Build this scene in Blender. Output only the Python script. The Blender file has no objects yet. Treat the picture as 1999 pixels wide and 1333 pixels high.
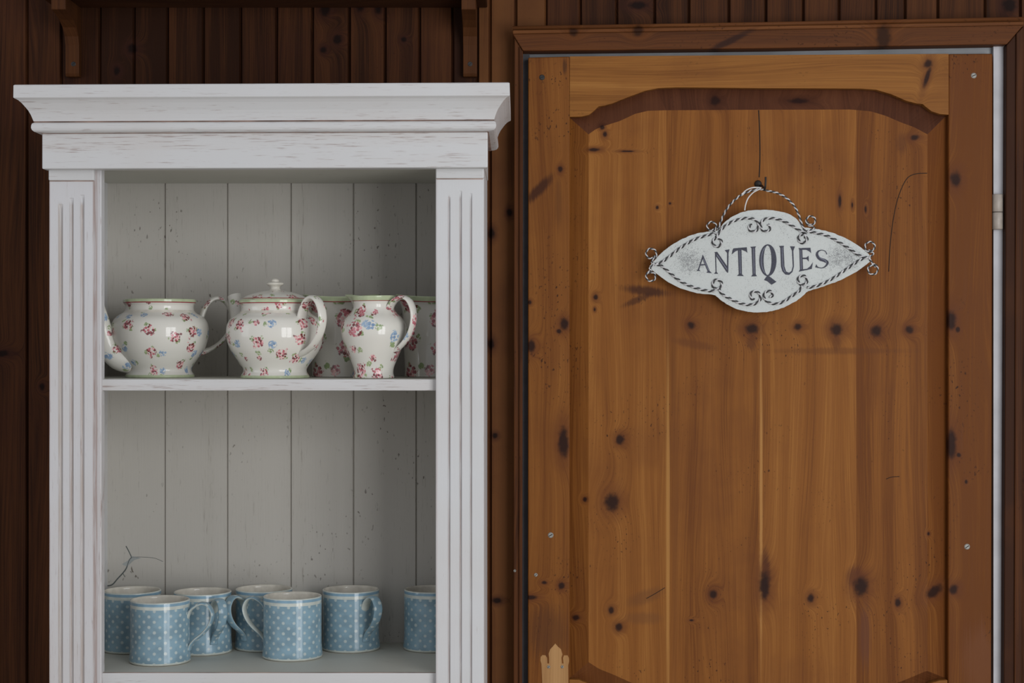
import bpy, math, random
from mathutils import Vector, Matrix
from mathutils.geometry import tessellate_polygon
random.seed(7)
C = bpy.context.scene.collection
PI = math.pi
# ------------------------------------------------------------------ camera, world, light, exposure
F, VX, VY, CZ = 3400.0, 1015.0, 670.0, 1.5      # focal length in px, vanishing point in px, eye height
def P(px, py, Y): return Vector(((px - VX) * Y / F, Y, CZ - (py - VY) * Y / F))
def PX(px, Y): return (px - VX) * Y / F
def PZ(py, Y): return CZ - (py - VY) * Y / F
cam = bpy.data.objects.new('camera', bpy.data.cameras.new('camera')); C.objects.link(cam)
cam.location = (0, 0, CZ); cam.rotation_euler = (PI / 2, 0, 0)
cam.data.sensor_width = 36; cam.data.lens = F / 1999 * 36
cam.data.shift_x = (999.5 - VX) / 1999; cam.data.shift_y = (VY - 666.5) / 1999
bpy.context.scene.camera = cam
w = bpy.data.worlds.new('world'); bpy.context.scene.world = w; w.use_nodes = True
w.node_tree.nodes['Background'].inputs[0].default_value = (0.93, 0.94, 1.0, 1)
w.node_tree.nodes['Background'].inputs[1].default_value = 0.46
def area(name, loc, target, sx, sy, power, col):
    l = bpy.data.lights.new(name, 'AREA'); l.shape = 'RECTANGLE'; l.size = sx; l.size_y = sy
    l.energy = power; l.color = col
    o = bpy.data.objects.new(name, l); C.objects.link(o); o.location = loc
    o.rotation_euler = (Vector(target) - Vector(loc)).to_track_quat('-Z', 'Y').to_euler()
    return o
WL = area('window_light_right', (1.45, 0.0, 1.50), (-0.2, 2.7, 1.40), 1.35, 2.0, 57, (0.98, 0.985, 1.0))
area('window_light_left', (-2.3, 1.7, 1.75), (0.0, 2.7, 1.4), 0.8, 1.5, 6, (0.97, 0.98, 1.0))
vs = bpy.context.scene.view_settings
vs.view_transform = 'Standard'; vs.look = 'None'; vs.gamma = 1; vs.use_curve_mapping = False; vs.exposure = -0.06

# ------------------------------------------------------------------ node helpers
class NT:
    def __init__(s, name):
        s.m = bpy.data.materials.new(name); s.m.use_nodes = True; s.t = s.m.node_tree; s.n = s.t.nodes
        s.b = s.n['Principled BSDF']
    def new(s, typ, **kw):
        n = s.n.new(typ)
        for k, v in kw.items(): setattr(n, k, v)
        return n
    def put(s, sock, v):
        if isinstance(v, bpy.types.NodeSocket): s.t.links.new(v, sock)
        elif v is not None:
            if hasattr(sock.default_value, '__len__') and not hasattr(v, '__len__'): v = (v,) * len(sock.default_value)
            if sock.type == 'RGBA' and len(v) == 3: v = (*v, 1)
            sock.default_value = v
    def math(s, op, a, b=None, c=None, clamp=False):
        n = s.new('ShaderNodeMath', operation=op, use_clamp=clamp)
        s.put(n.inputs[0], a); s.put(n.inputs[1], b)
        if c is not None: s.put(n.inputs[2], c)
        return n.outputs[0]
    def vmath(s, op, a, b=None, out=0):
        n = s.new('ShaderNodeVectorMath', operation=op)
        s.put(n.inputs[0], a)
        if b is not None:
            s.put(n.inputs[3 if op == 'SCALE' else 1], b)
        return n.outputs[out]
    def comb(s, x, y, z):
        n = s.new('ShaderNodeCombineXYZ')
        for i, v in enumerate((x, y, z)): s.put(n.inputs[i], v)
        return n.outputs[0]
    def sep(s, v):
        n = s.new('ShaderNodeSeparateXYZ'); s.put(n.inputs[0], v); return n.outputs
    def noise(s, vec, scale, detail=3, rough=0.5, dist=0.0, out=0):
        n = s.new('ShaderNodeTexNoise'); s.put(n.inputs['Vector'], vec)
        n.inputs['Scale'].default_value = scale; n.inputs['Detail'].default_value = detail
        n.inputs['Roughness'].default_value = rough; n.inputs['Distortion'].default_value = dist
        return n.outputs[out]
    def ramp(s, f, a, b, c=0.0, d=1.0, smooth=True):
        n = s.new('ShaderNodeMapRange', interpolation_type='SMOOTHSTEP' if smooth else 'LINEAR')
        s.put(n.inputs[0], f)
        for i, v in enumerate((a, b, c, d)): s.put(n.inputs[1 + i], v)
        return n.outputs[0]
    def mix(s, f, a, b, blend='MIX'):
        n = s.new('ShaderNodeMix', data_type='RGBA', blend_type=blend)
        s.put(n.inputs[0], f); s.put(n.inputs[6], a); s.put(n.inputs[7], b)
        return n.outputs[2]
    def bump(s, h, strength, dist=0.001):
        n = s.new('ShaderNodeBump'); n.inputs['Strength'].default_value = strength
        n.inputs['Distance'].default_value = dist; s.put(n.inputs['Height'], h)
        s.put(s.b.inputs['Normal'], n.outputs[0])
    def fin(s, col, rough=0.5, spec=0.5, coat=0.0, coat_r=0.1, metal=0.0):
        s.put(s.b.inputs['Base Color'], col); s.put(s.b.inputs['Roughness'], rough)
        s.put(s.b.inputs['Specular IOR Level'], spec); s.put(s.b.inputs['Coat Weight'], coat)
        s.put(s.b.inputs['Coat Roughness'], coat_r); s.put(s.b.inputs['Metallic'], metal)
        return s.m
    def pos(s): return s.new('ShaderNodeNewGeometry').outputs['Position']
    def uv(s): return s.new('ShaderNodeUVMap', uv_map='UVMap').outputs[0]
    def tone(s): return s.new('ShaderNodeAttribute', attribute_name='tone').outputs['Fac']

def plain(name, col, rough=0.5, metal=0.0, coat=0.0, spec=0.5, nscale=60, namp=0.15):
    m = NT(name); n = m.noise(m.pos(), nscale, 3)
    k = m.ramp(n, 0.3, 0.7, 1 - namp, 1 + namp, False)
    c = m.vmath('SCALE', tuple(col), k)
    return m.fin(c, rough, 0.15 if coat else spec, coat * 0.75, 0.06, metal)

def wood(name, dark, mid, light, axis='Z', knots=(), knot_col=(0.028, 0.010, 0.004), halo=(0.11, 0.035, 0.008),
         rough=0.42, coat=0.25, bands=1.0, dots=0.6, tone_amt=0.7, stains=()):
    """knots: (x, z, rx, rz, angle) in metres on the wall plane"""
    m = NT(name); pos = m.pos(); X, Y, Z = m.sep(pos); tone = m.tone()
    u, v = (X, Z) if axis == 'Z' else (Z, X)
    off = m.math('MULTIPLY', tone, 37.0)
    p2 = m.comb(X, 0.0, Z)
    best = None
    for (cx, cz, rx, rz, a) in knots:
        d = m.vmath('SUBTRACT', p2, (cx, 0, cz))
        if abs(a) > 1e-3:
            r = m.new('ShaderNodeVectorRotate', rotation_type='Y_AXIS'); m.put(r.inputs[0], d)
            r.inputs['Angle'].default_value = -a; d = r.outputs[0]
        d = m.vmath('LENGTH', m.vmath('MULTIPLY', d, (1 / rx, 0, 1 / rz)), out=1)
        best = d if best is None else m.math('MINIMUM', best, d)
    # low frequency wander of the grain
    uo = m.math('ADD', u, m.math('MULTIPLY', off, 0.731))
    lowv = m.comb(m.math('MULTIPLY', uo, 9.0), m.math('ADD', m.math('MULTIPLY', v, 0.8), off), m.math('MULTIPLY', Y, 4.0))
    wander = m.noise(lowv, 1.0, 2, 0.5)
    g = m.math('ADD', m.math('MULTIPLY', uo, 55.0), m.math('MULTIPLY', wander, 5.5))
    if best is not None:
        e = m.math('MULTIPLY', best, 0.42)
        e = m.math('EXPONENT', m.math('MULTIPLY', m.math('MULTIPLY', e, e), -1.0))
        g = m.math('ADD', g, m.math('MULTIPLY', e, 1.3))
    band = m.math('SINE', m.math('MULTIPLY', g, 2.4))
    band = m.ramp(band, -1, 1, 0, 1)
    fv = m.comb(m.math('MULTIPLY', g, 9.0), m.math('MULTIPLY', v, 6.0), off)
    fine = m.noise(fv, 1.0, 5, 0.62)
    patch = m.noise(m.comb(m.math('MULTIPLY', uo, 24.0), m.math('ADD', m.math('MULTIPLY', v, 1.3), off), 0.0), 1.0, 3, 0.55)
    f = m.math('ADD', m.math('MULTIPLY', band, 0.13 * bands), m.math('MULTIPLY', m.ramp(fine, 0.25, 0.75, 0, 1, False), 0.50))
    f = m.math('ADD', f, m.math('MULTIPLY', m.ramp(patch, 0.25, 0.75, 0, 1, False), 0.42 - 0.1 * bands))
    f = m.math('ADD', f, m.math('MULTIPLY', m.math('SUBTRACT', tone, 0.5), tone_amt))
    c = m.mix(m.ramp(f, 0.12, 0.62), dark, mid)
    c = m.mix(m.ramp(f, 0.55, 1.0), c, light)
    # blotchy discolouration and small specks
    bl = m.noise(pos, 5.5, 4, 0.6)
    c = m.mix(m.ramp(bl, 0.46, 0.75, 0, 0.38), c, halo)
    sp = m.noise(m.vmath('MULTIPLY', pos, (1, 1, 0.6) if axis == 'Z' else (0.6, 1, 1)), 300, 1, 0.4)
    gate = m.ramp(m.noise(pos, 9, 2), 0.48, 0.68)
    c = m.mix(m.math('MULTIPLY', m.math('MULTIPLY', m.ramp(sp, 0.665, 0.72), gate), dots), c, knot_col)
    for (cx, cz, rx, rz, a, col, amt) in stains:
        d = m.vmath('SUBTRACT', p2, (cx, 0, cz))
        if abs(a) > 1e-3:
            r = m.new('ShaderNodeVectorRotate', rotation_type='Y_AXIS'); m.put(r.inputs[0], d)
            r.inputs['Angle'].default_value = -a; d = r.outputs[0]
        d = m.vmath('LENGTH', m.vmath('MULTIPLY', d, (1 / rx, 0, 1 / rz)), out=1)
        d = m.math('ADD', d, m.math('MULTIPLY', m.math('SUBTRACT', fine, 0.5), 0.9))
        c = m.mix(m.ramp(d, 1.0, 0.35, 0, amt), c, col)
    if best is not None:
        rough_n = m.noise(pos, 120, 2)
        b2 = m.math('ADD', best, m.math('MULTIPLY', m.math('SUBTRACT', rough_n, 0.5), 0.9))
        c = m.mix(m.ramp(b2, 3.4, 0.9, 0, 0.62), c, halo)
        c = m.mix(m.ramp(b2, 1.5, 0.55, 0, 0.93), c, knot_col)
    m.bump(fine, 0.12, 0.0006)
    return m.fin(c, m.ramp(fine, 0.2, 0.8, rough + 0.08, rough + 0.22, False), 0.10, coat * 0.08, 0.45)

def paint(name, base, worn=(0.19, 0.10, 0.07), axis='X', amount=0.5, pits=0.0, tint=(0.5, 0.42, 0.36), rough=0.5, streaks=(), cracks_w=0.0):
    m = NT(name); pos = m.pos(); X, Y, Z = m.sep(pos)
    k = {'X': (9, 60, 330), 'Z': (330, 60, 9)}[axis]
    n1 = m.noise(m.vmath('MULTIPLY', pos, k), 1.0, 4, 0.6)
    gate = m.noise(m.vmath('MULTIPLY', pos, tuple(q * 0.09 for q in k)), 1.0, 3, 0.6)
    t = m.math('ADD', n1, m.math('MULTIPLY', m.math('SUBTRACT', gate, 0.5), 0.35))
    c = m.mix(m.ramp(m.noise(pos, 7, 3), 0.35, 0.7, 0, 0.16), base, tint)
    c = m.mix(m.ramp(gate, 0.5, 0.75, 0, 0.22), c, tint)
    n3 = m.noise(m.vmath('MULTIPLY', pos, tuple(q * (3.2 if q < 20 else 1.9) for q in k)), 1.0, 3, 0.6)
    t3 = m.math('ADD', n3, m.math('MULTIPLY', m.math('SUBTRACT', gate, 0.5), 0.42))
    c = m.mix(m.ramp(t3, 0.655 - 0.055 * amount, 0.80 - 0.05 * amount, 0, 0.5), c, worn)
    c = m.mix(m.ramp(t, 0.715 - 0.04 * amount, 0.80 - 0.04 * amount, 0, 0.55), c, worn)
    if pits:
        s = m.noise(m.vmath('MULTIPLY', pos, (1, 1, 0.55)), 210, 1, 0.5)
        gg = m.ramp(m.noise(m.vmath('MULTIPLY', pos, (1, 1, 0.6)), 12, 3, 0.6), 0.45, 0.65)
        c = m.mix(m.math('MULTIPLY', m.math('MULTIPLY', m.ramp(s, 0.69, 0.74), gg), pits), c, (0.13, 0.11, 0.09))
    for (x0, x1, col, amt) in streaks:      # worn vertical bands of glaze, at a place of their own on the timber
        a = m.math('MULTIPLY', m.ramp(X, x0 - 0.0012, x0 + 0.0012), m.ramp(X, x1 + 0.0012, x1 - 0.0012))
        if amt in (0.7, 0.75, 0.8) and x0 > -0.6: a = m.math('MULTIPLY', a, m.ramp(Z, PZ(378, Y_PIL), PZ(390, Y_PIL)))
        elif amt in (0.7, 0.75) and x0 < PX(170, Y_PIL): a = m.math('MULTIPLY', a, m.ramp(Z, PZ(392, Y_PIL), PZ(402, Y_PIL)))
        n = m.noise(m.vmath('MULTIPLY', pos, (500, 20, 12)), 1.0, 3, 0.6)
        c = m.mix(m.math('MULTIPLY', a, m.ramp(n, 0.35, 0.6, 0.25 * amt, amt)), c, col)
    m.bump(n1, 0.25, 0.0007)
    return m.fin(c, rough, 0.35)

def floral(name, cell=0.030, size=1.0, seed=0.0, blue=0.25):
    """white glaze sprinkled with rose, forget-me-not and leaf sprigs"""
    m = NT(name); uv = m.uv()
    base = (0.71, 0.695, 0.63)
    p = m.vmath('ADD', uv, (seed, seed * 1.7, 0)); p = m.vmath('MULTIPLY', p, (1 / cell, 1 / cell, 0))
    vo = m.new('ShaderNodeTexVoronoi', voronoi_dimensions='2D', feature='F1'); m.put(vo.inputs['Vector'], p)
    vo.inputs['Scale'].default_value = 1.0; vo.inputs['Randomness'].default_value = 0.62
    loc = m.vmath('SUBTRACT', p, vo.outputs['Position'])
    r, g, b = m.sep(vo.outputs['Color'])[:3]
    rot = m.new('ShaderNodeVectorRotate', rotation_type='Z_AXIS'); m.put(rot.inputs[0], loc)
    m.put(rot.inputs['Angle'], m.math('MULTIPLY', g, 6.283)); q = rot.outputs[0]
    # petals: small cells
    v2 = m.new('ShaderNodeTexVoronoi', voronoi_dimensions='2D', feature='F1')
    m.put(v2.inputs['Vector'], m.vmath('ADD', m.vmath('SCALE', q, 8.5), vo.outputs['Position'])); v2.inputs['Scale'].default_value = 1.0
    pc = m.sep(v2.outputs['Color'])
    petal = m.ramp(v2.outputs['Distance'], 0.62, 0.48)
    def blob(cx, cy, rad, gate=0.35):
        d = m.vmath('LENGTH', m.vmath('SUBTRACT', q, (cx, cy, 0)), out=1)
        d = m.math('ADD', d, m.math('MULTIPLY', m.math('SUBTRACT', pc[1], 0.5), 0.09))
        return m.math('MULTIPLY', m.ramp(d, rad + 0.02, rad - 0.02), petal)
    red = m.mix(m.ramp(pc[0], 0.35, 0.75), (0.17, 0.010, 0.022), (0.52, 0.12, 0.16))
    red = m.mix(m.ramp(pc[2], 0.72, 0.80), red, (0.80, 0.45, 0.45))
    blu = m.mix(pc[0], (0.11, 0.23, 0.42), (0.30, 0.44, 0.60))
    grn = m.mix(pc[2], (0.13, 0.24, 0.06), (0.30, 0.40, 0.15))
    big = m.math('GREATER_THAN', r, 0.50)
    isblue = m.math('LESS_THAN', r, blue)
    small = m.math('SUBTRACT', 1.0, m.math('MAXIMUM', big, isblue))
    c = base
    leaf = m.math('MAXIMUM', blob(0.17 * size, -0.17 * size, 0.105 * size), m.math('MULTIPLY', blob(-0.20 * size, -0.10 * size, 0.075 * size), big))
    c = m.mix(m.math('MULTIPLY', leaf, 0.82), c, grn)
    c = m.mix(m.math('MULTIPLY', m.math('MULTIPLY', blob(0, 0, 0.225 * size), big), 0.92), c, red)
    c = m.mix(m.math('MULTIPLY', m.math('MULTIPLY', blob(0.25 * size, 0.16 * size, 0.06 * size), big), 0.85), c, red)
    c = m.mix(m.math('MULTIPLY', m.math('MULTIPLY', blob(0, 0.04, 0.17 * size), isblue), 0.85), c, blu)
    c = m.mix(m.math('MULTIPLY', m.math('MULTIPLY', blob(-0.02, 0.0, 0.12 * size), small), 0.85), c, red)
    return m.fin(c, 0.3, 0.15, 0.75, 0.04)

def dotted(name, ncol, nrow, base=(0.225, 0.35, 0.42), dot=(0.47, 0.54, 0.53), rad=0.14):
    """uv already scaled so that one lattice cell is 1 x 1"""
    m = NT(name); uv = m.uv()
    p = m.vmath('MULTIPLY', uv, (ncol, nrow, 0))
    def d(offset):
        f = m.vmath('FRACTION', m.vmath('ADD', p, offset))
        s = m.vmath('SUBTRACT', f, (0.5, 0.5, 0)); s = m.vmath('MULTIPLY', s, (1, 1, 0))
        return m.vmath('LENGTH', s, out=1)
    k = m.math('MINIMUM', d((0.5, 0.5, 0)), d((0, 0, 0)))
    n = m.noise(m.pos(), 45, 3)
    k = m.math('ADD', k, m.math('MULTIPLY', m.math('SUBTRACT', n, 0.5), 0.10))
    b = m.mix(m.ramp(n, 0.3, 0.7), tuple(x * 0.86 for x in base), tuple(x * 1.12 for x in base))
    c = m.mix(m.ramp(k, rad + 0.05, rad - 0.05), b, dot)
    return m.fin(c, 0.3, 0.15, 0.5, 0.08)

# ------------------------------------------------------------------ mesh builder
class MB:
    def __init__(s): s.v = []; s.f = []; s.m = []; s.s = []; s.t = []; s.uv = []
    def face(s, pts, mat=0, smooth=False, tone=0.5, uvs=None):
        i = len(s.v); s.v += [Vector(p) for p in pts]; s.f.append(tuple(range(i, i + len(pts))))
        s.m.append(mat); s.s.append(smooth); s.t.append(tone); s.uv.append(uvs)
    def idx(s, ids, mat=0, smooth=False, tone=0.5, uvs=None):
        s.f.append(tuple(ids)); s.m.append(mat); s.s.append(smooth); s.t.append(tone); s.uv.append(uvs)
    def box(s, x0, x1, y0, y1, z0, z1, mat=0, tone=0.5, xf=None):
        b = len(s.v)
        for z in (z0, z1):
            for x, y in ((x0, y0), (x1, y0), (x1, y1), (x0, y1)):
                p = Vector((x, y, z)); s.v.append(xf(p) if xf else p)
        for q in ((0, 3, 2, 1), (4, 5, 6, 7), (0, 1, 5, 4), (1, 2, 6, 5), (2, 3, 7, 6), (3, 0, 4, 7)):
            s.idx([b + k for k in q], mat, False, tone)
    def prism(s, poly, y0, y1, mat=0, tone=0.5):
        """poly: list of (x, z); front at y0, back at y1"""
        a = sum(poly[i][0] * poly[(i + 1) % len(poly)][1] - poly[(i + 1) % len(poly)][0] * poly[i][1] for i in range(len(poly)))
        if a < 0: poly = poly[::-1]
        n = len(poly); b = len(s.v)
        s.v += [Vector((x, y0, z)) for x, z in poly] + [Vector((x, y1, z)) for x, z in poly]
        for t in tessellate_polygon([[Vector((x, z, 0)) for x, z in poly]]):
            (x1, z1), (x2, z2), (x3, z3) = (poly[k] for k in t)
            if (x2 - x1) * (z3 - z1) - (x3 - x1) * (z2 - z1) < 0: t = t[::-1]
            s.idx([b + k for k in t], mat, False, tone)
            s.idx([b + n + k for k in t[::-1]], mat, False, tone)
        for i in range(n):
            j = (i + 1) % n; s.idx([b + j, b + i, b + n + i, b + n + j], mat, False, tone)
    def lathe(s, prof, cx, cy, cz, n=64, matf=None, uref=None, rmod=None, seam=PI / 2, vs=1.0):
        """prof (r, z) bottom to top outside, may return inside; uv in metres"""
        b = len(s.v); L = 0; vv = [0]
        for i in range(1, len(prof)):
            L += math.hypot(prof[i][0] - prof[i - 1][0], prof[i][1] - prof[i - 1][1]); vv.append(L)
        if uref is None: uref = max(p[0] for p in prof)
        for r, z in prof:
            for k in range(n):
                a = seam + 2 * PI * k / n; rr, zz = (r, z) if rmod is None else rmod(r, z, a)
                s.v.append(Vector((cx + rr * math.cos(a), cy + rr * math.sin(a), cz + zz)))
        for i in range(len(prof) - 1):
            mt = matf(i) if matf else 0
            for k in range(n):
                k2 = (k + 1) % n
                u0, u1 = 2 * PI * uref * k / n, 2 * PI * uref * (k + 1) / n
                s.idx([b + i * n + k, b + i * n + k2, b + (i + 1) * n + k2, b + (i + 1) * n + k], mt, True, 0.5,
                      [(u0, vv[i] * vs), (u1, vv[i] * vs), (u1, vv[i + 1] * vs), (u0, vv[i + 1] * vs)])
    def tube(s, path, rad, n=12, mat=0, closed=False, cap=True, up=None, tone=0.5, uo=(0, 0), matf=None):
        """rad: number, or list of (a, b) half sizes: a along 'up' x tangent, b along up"""
        path = [Vector(p) for p in path]; m = len(path); b = len(s.v)
        fr = None; L = 0
        for i, p in enumerate(path):
            t = (path[min(i + 1, m - 1)] - path[max(i - 1, 0)]).normalized()
            if up is not None: nrm = (Vector(up) - t * Vector(up).dot(t)).normalized()
            elif fr is None:
                nrm = t.cross(Vector((0.31, 0.22, 0.93))).normalized()
            else: nrm = (fr - t * fr.dot(t)).normalized()
            fr = nrm; bn = t.cross(nrm)
            ra = rad[i] if isinstance(rad, (list, tuple)) else rad
            a_, b_ = ra if isinstance(ra, (list, tuple)) else (ra, ra)
            for k in range(n):
                a = 2 * PI * k / n; s.v.append(p + bn * (math.cos(a) * a_) + nrm * (math.sin(a) * b_))
        for i in range(m - 1):
            L2 = L + (path[i + 1] - path[i]).length
            ra = rad[i] if isinstance(rad, (list, tuple)) else rad
            pr = (ra[0] + ra[1]) if isinstance(ra, (list, tuple)) else 2 * ra
            for k in range(n):
                k2 = (k + 1) % n; u0 = PI * pr * k / n; u1 = PI * pr * (k + 1) / n
                s.idx([b + i * n + k, b + i * n + k2, b + (i + 1) * n + k2, b + (i + 1) * n + k], matf(k) if matf else mat, True, tone,
                      [(u0 + uo[0], L + uo[1]), (u1 + uo[0], L + uo[1]), (u1 + uo[0], L2 + uo[1]), (u0 + uo[0], L2 + uo[1])])
            L = L2
        if cap:
            s.idx([b + k for k in range(n)][::-1], mat, False, tone); s.idx([b + (m - 1) * n + k for k in range(n)], mat, False, tone)
    def build(s, name, mats, parent=None, bevel=0.0, segs=2, fix=True, subd=0):
        me = bpy.data.meshes.new(name)
        off = parent_world(parent) if parent else Vector((0, 0, 0))
        me.from_pydata([tuple(v - off) for v in s.v], [], s.f)
        for m in (mats if isinstance(mats, (list, tuple)) else [mats]): me.materials.append(m)
        me.polygons.foreach_set('material_index', s.m); me.polygons.foreach_set('use_smooth', s.s)
        at = me.attributes.new('tone', 'FLOAT', 'FACE'); at.data.foreach_set('value', s.t)
        if any(u is not None for u in s.uv):
            ul = me.uv_layers.new(name='UVMap'); k = 0
            for f, u in zip(s.f, s.uv):
                for j in range(len(f)):
                    ul.data[k].uv = u[j] if u else (0, 0); k += 1
        if fix:
            import bmesh
            bm = bmesh.new(); bm.from_mesh(me)
            bmesh.ops.remove_doubles(bm, verts=bm.verts, dist=1e-6)
            bmesh.ops.recalc_face_normals(bm, faces=bm.faces); bm.to_mesh(me); bm.free()
        o = bpy.data.objects.new(name, me); C.objects.link(o)
        if parent: o.parent = parent
        if bevel:
            md = o.modifiers.new('bevel', 'BEVEL'); md.width = bevel; md.segments = segs; md.limit_method = 'ANGLE'
            md.angle_limit = math.radians(35); md.harden_normals = False
        if subd:
            md = o.modifiers.new('sub', 'SUBSURF'); md.levels = md.render_levels = subd
        return o
def parent_world(o):
    v = Vector((0, 0, 0))
    while o is not None: v += o.location; o = o.parent
    return v
def thing(name, label, cat, loc=(0, 0, 0), group=None, kind=None):
    o = bpy.data.objects.new(name, None); C.objects.link(o); o.location = loc; o.empty_display_size = 0.05
    if label: o['label'] = label
    if cat: o['category'] = cat
    if group: o['group'] = group
    if kind: o['kind'] = kind
    return o
def tag(o, label, cat, group=None):
    o['label'] = label; o['category'] = cat
    if group: o['group'] = group
    return o
def spline(pts, n=8, closed=False):
    out = []; m = len(pts)
    for i in range(m if closed else m - 1):
        g = lambda k: pts[k % m] if closed else pts[max(0, min(m - 1, k))]
        p0, p1, p2, p3 = g(i - 1), g(i), g(i + 1), g(i + 2)
        for j in range(n):
            t = j / n
            out.append(tuple(0.5 * ((2 * b) + (-a + c) * t + (2 * a - 5 * b + 4 * c - d) * t * t + (-a + 3 * b - 3 * c + d) * t ** 3)
                             for a, b, c, d in zip(p0, p1, p2, p3)))
    if not closed: out.append(tuple(pts[-1]))
    return out
def interp(pts, x):
    if x <= pts[0][0]: return pts[0][1]
    for (a, ya), (b, yb) in zip(pts, pts[1:]):
        if x <= b: return ya + (yb - ya) * (x - a) / (b - a)
    return pts[-1][1]
def sc(hexrgb):   # sRGB 0-255 -> linear
    return tuple(((c / 255) / 12.92 if c / 255 <= 0.04045 else ((c / 255 + 0.055) / 1.055) ** 2.4) for c in hexrgb)

# ------------------------------------------------------------------ depths (metres from the camera)
Y_WALL, Y_CAS, Y_DOOR, Y_JAMB = 2.790, 2.752, 2.762, 2.784
Y_FRZ, Y_PIL, Y_STILE, Y_SHELF, Y_BACK = 2.477, 2.500, 2.505, 2.515, 2.768
def K(px, py, rx, rz, a=0.0, Y=Y_DOOR):   # a knot given on the wall plane
    p = P(px, py, Y); return (p.x, p.z, rx * Y / F, rz * Y / F, a)

# ------------------------------------------------------------------ materials
wall_knots = [K(258, 95, 9, 9, Y=Y_WALL), K(228, 138, 6, 8, Y=Y_WALL), K(659, 77, 8, 9, Y=Y_WALL), K(632, 97, 6, 6, Y=Y_WALL),
              K(788, 77, 5, 5, Y=Y_WALL), K(995, 415, 5, 7, Y=Y_WALL), K(959, 455, 6, 9, Y=Y_WALL), K(5, 690, 12, 6, Y=Y_WALL),
              K(958, 672, 6, 9, Y=Y_WALL), K(966, 850, 5, 5, Y=Y_WALL), K(82, 755, 5, 6, Y=Y_WALL), K(1992, 325, 7, 9, Y=Y_WALL),
              K(1245, 10, 16, 7, Y=Y_WALL), K(1992, 938, 5, 5, Y=Y_WALL), K(970, 1172, 8, 5, Y=Y_WALL), K(738, 18, 6, 10, Y=Y_WALL),
              K(635, 20, 10, 10, Y=Y_WALL), K(1970, 10, 12, 14, Y=Y_WALL), K(704, 10, 7, 12, Y=Y_WALL)]
M_wall = wood('stained wall boards', (0.024, 0.0080, 0.003), (0.074, 0.0255, 0.0085), (0.135, 0.052, 0.0165), 'Z', wall_knots,
              knot_col=(0.008, 0.003, 0.002), halo=(0.040, 0.012, 0.007), rough=0.5, coat=0.1, dots=0.3, tone_amt=0.9)
M_cas = wood('stained casing vertical', (0.040, 0.014, 0.006), (0.095, 0.033, 0.011), (0.15, 0.055, 0.018), 'Z', rough=0.45, coat=0.15)
M_casx = wood('stained casing across', (0.050, 0.017, 0.007), (0.115, 0.040, 0.0125), (0.175, 0.066, 0.020), 'X',
              [K(1725, 72, 14, 22, Y=Y_CAS), K(1120, 63, 8, 7, Y=Y_CAS), K(1245, 60, 10, 10, Y=Y_CAS)], rough=0.45, coat=0.15,
              stains=[(*K(1425, 80, 70, 9, -0.45, Y=Y_CAS), (0.03, 0.012, 0.008), 0.9)])
D1, D2, D3 = (0.135, 0.043, 0.0085), (0.235, 0.086, 0.0175), (0.325, 0.135, 0.031)
KC, HC = (0.020, 0.008, 0.006), (0.115, 0.036, 0.012)
M_rail = wood('honey pine across', (0.15, 0.053, 0.011), (0.262, 0.106, 0.024), (0.38, 0.175, 0.045), 'X', [K(1810, 150, 4, 20, 0.3), K(1812, 124, 7, 8, 0.4)],
              KC, HC, bands=1.2, dots=0.2)
stile_k = [K(1101, 632, 8, 10), K(1091, 646, 4, 4), K(1100, 865, 9, 26), K(1037, 675, 7, 12), K(1096, 1143, 6, 6), K(1037, 1166, 11, 4),
           K(1062, 1137, 5, 3), K(1094, 330, 4, 6), K(1856, 625, 9, 17), K(1870, 643, 4, 5), K(1857, 868, 9, 26), K(1872, 888, 4, 4), K(1862, 1150, 8, 9),
           K(1886, 940, 3, 4), K(1034, 590, 3, 4), K(1866, 350, 10, 14)]
M_stile = wood('honey pine stile', D1, (0.218, 0.080, 0.0165), D3, 'Z', stile_k, KC, HC, dots=0.8,
               stains=[(*K(1052, 370, 52, 14, -0.80), (0.055, 0.018, 0.008), 0.95), (*K(1102, 130, 6, 22), (0.05, 0.02, 0.01), 0.7),
                       (*K(1090, 395, 9, 75), (0.11, 0.04, 0.012), 0.5), (*K(1070, 1235, 52, 75), (0.085, 0.033, 0.014), 0.55),
                       (*K(1915, 1290, 50, 90), (0.22, 0.10, 0.06), 0.2)])
panel_k = [K(1397, 195, 9, 9), K(1350, 635, 7, 7), K(1467, 642, 12, 9), K(1558, 638, 7, 6), K(1633, 643, 11, 11), K(1711, 646, 10, 10),
           K(1776, 643, 8, 7), K(1211, 858, 8, 9), K(1195, 981, 13, 15), K(1142, 975, 4, 4), K(1163, 580, 4, 5), K(1161, 604, 2, 3),
           K(1392, 1160, 7, 9), K(1493, 1143, 10, 24), K(1583, 1168, 6, 8), K(1681, 1145, 13, 17), K(1753, 1177, 5, 8),
           K(1826, 1155, 17, 9, -0.5), K(1193, 1191, 5, 6), K(1208, 1224, 7, 7, -0.6), K(1125, 1207, 7, 5), K(1160, 292, 10, 3), K(1225, 295, 12, 1.6),
           K(1640, 392, 3, 11), K(1690, 408, 2, 6), K(1664, 400, 1.6, 5), K(1283, 405, 2.5, 3), K(1308, 397, 2, 2), K(1813, 1042, 2.5, 3),
           K(1350, 1211, 4, 2), K(1560, 196, 17, 5), K(1176, 248, 4, 4), K(1181, 262, 4, 5), K(1786, 268, 8, 5)]
DP = (0.05, 0.017, 0.009)
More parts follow.
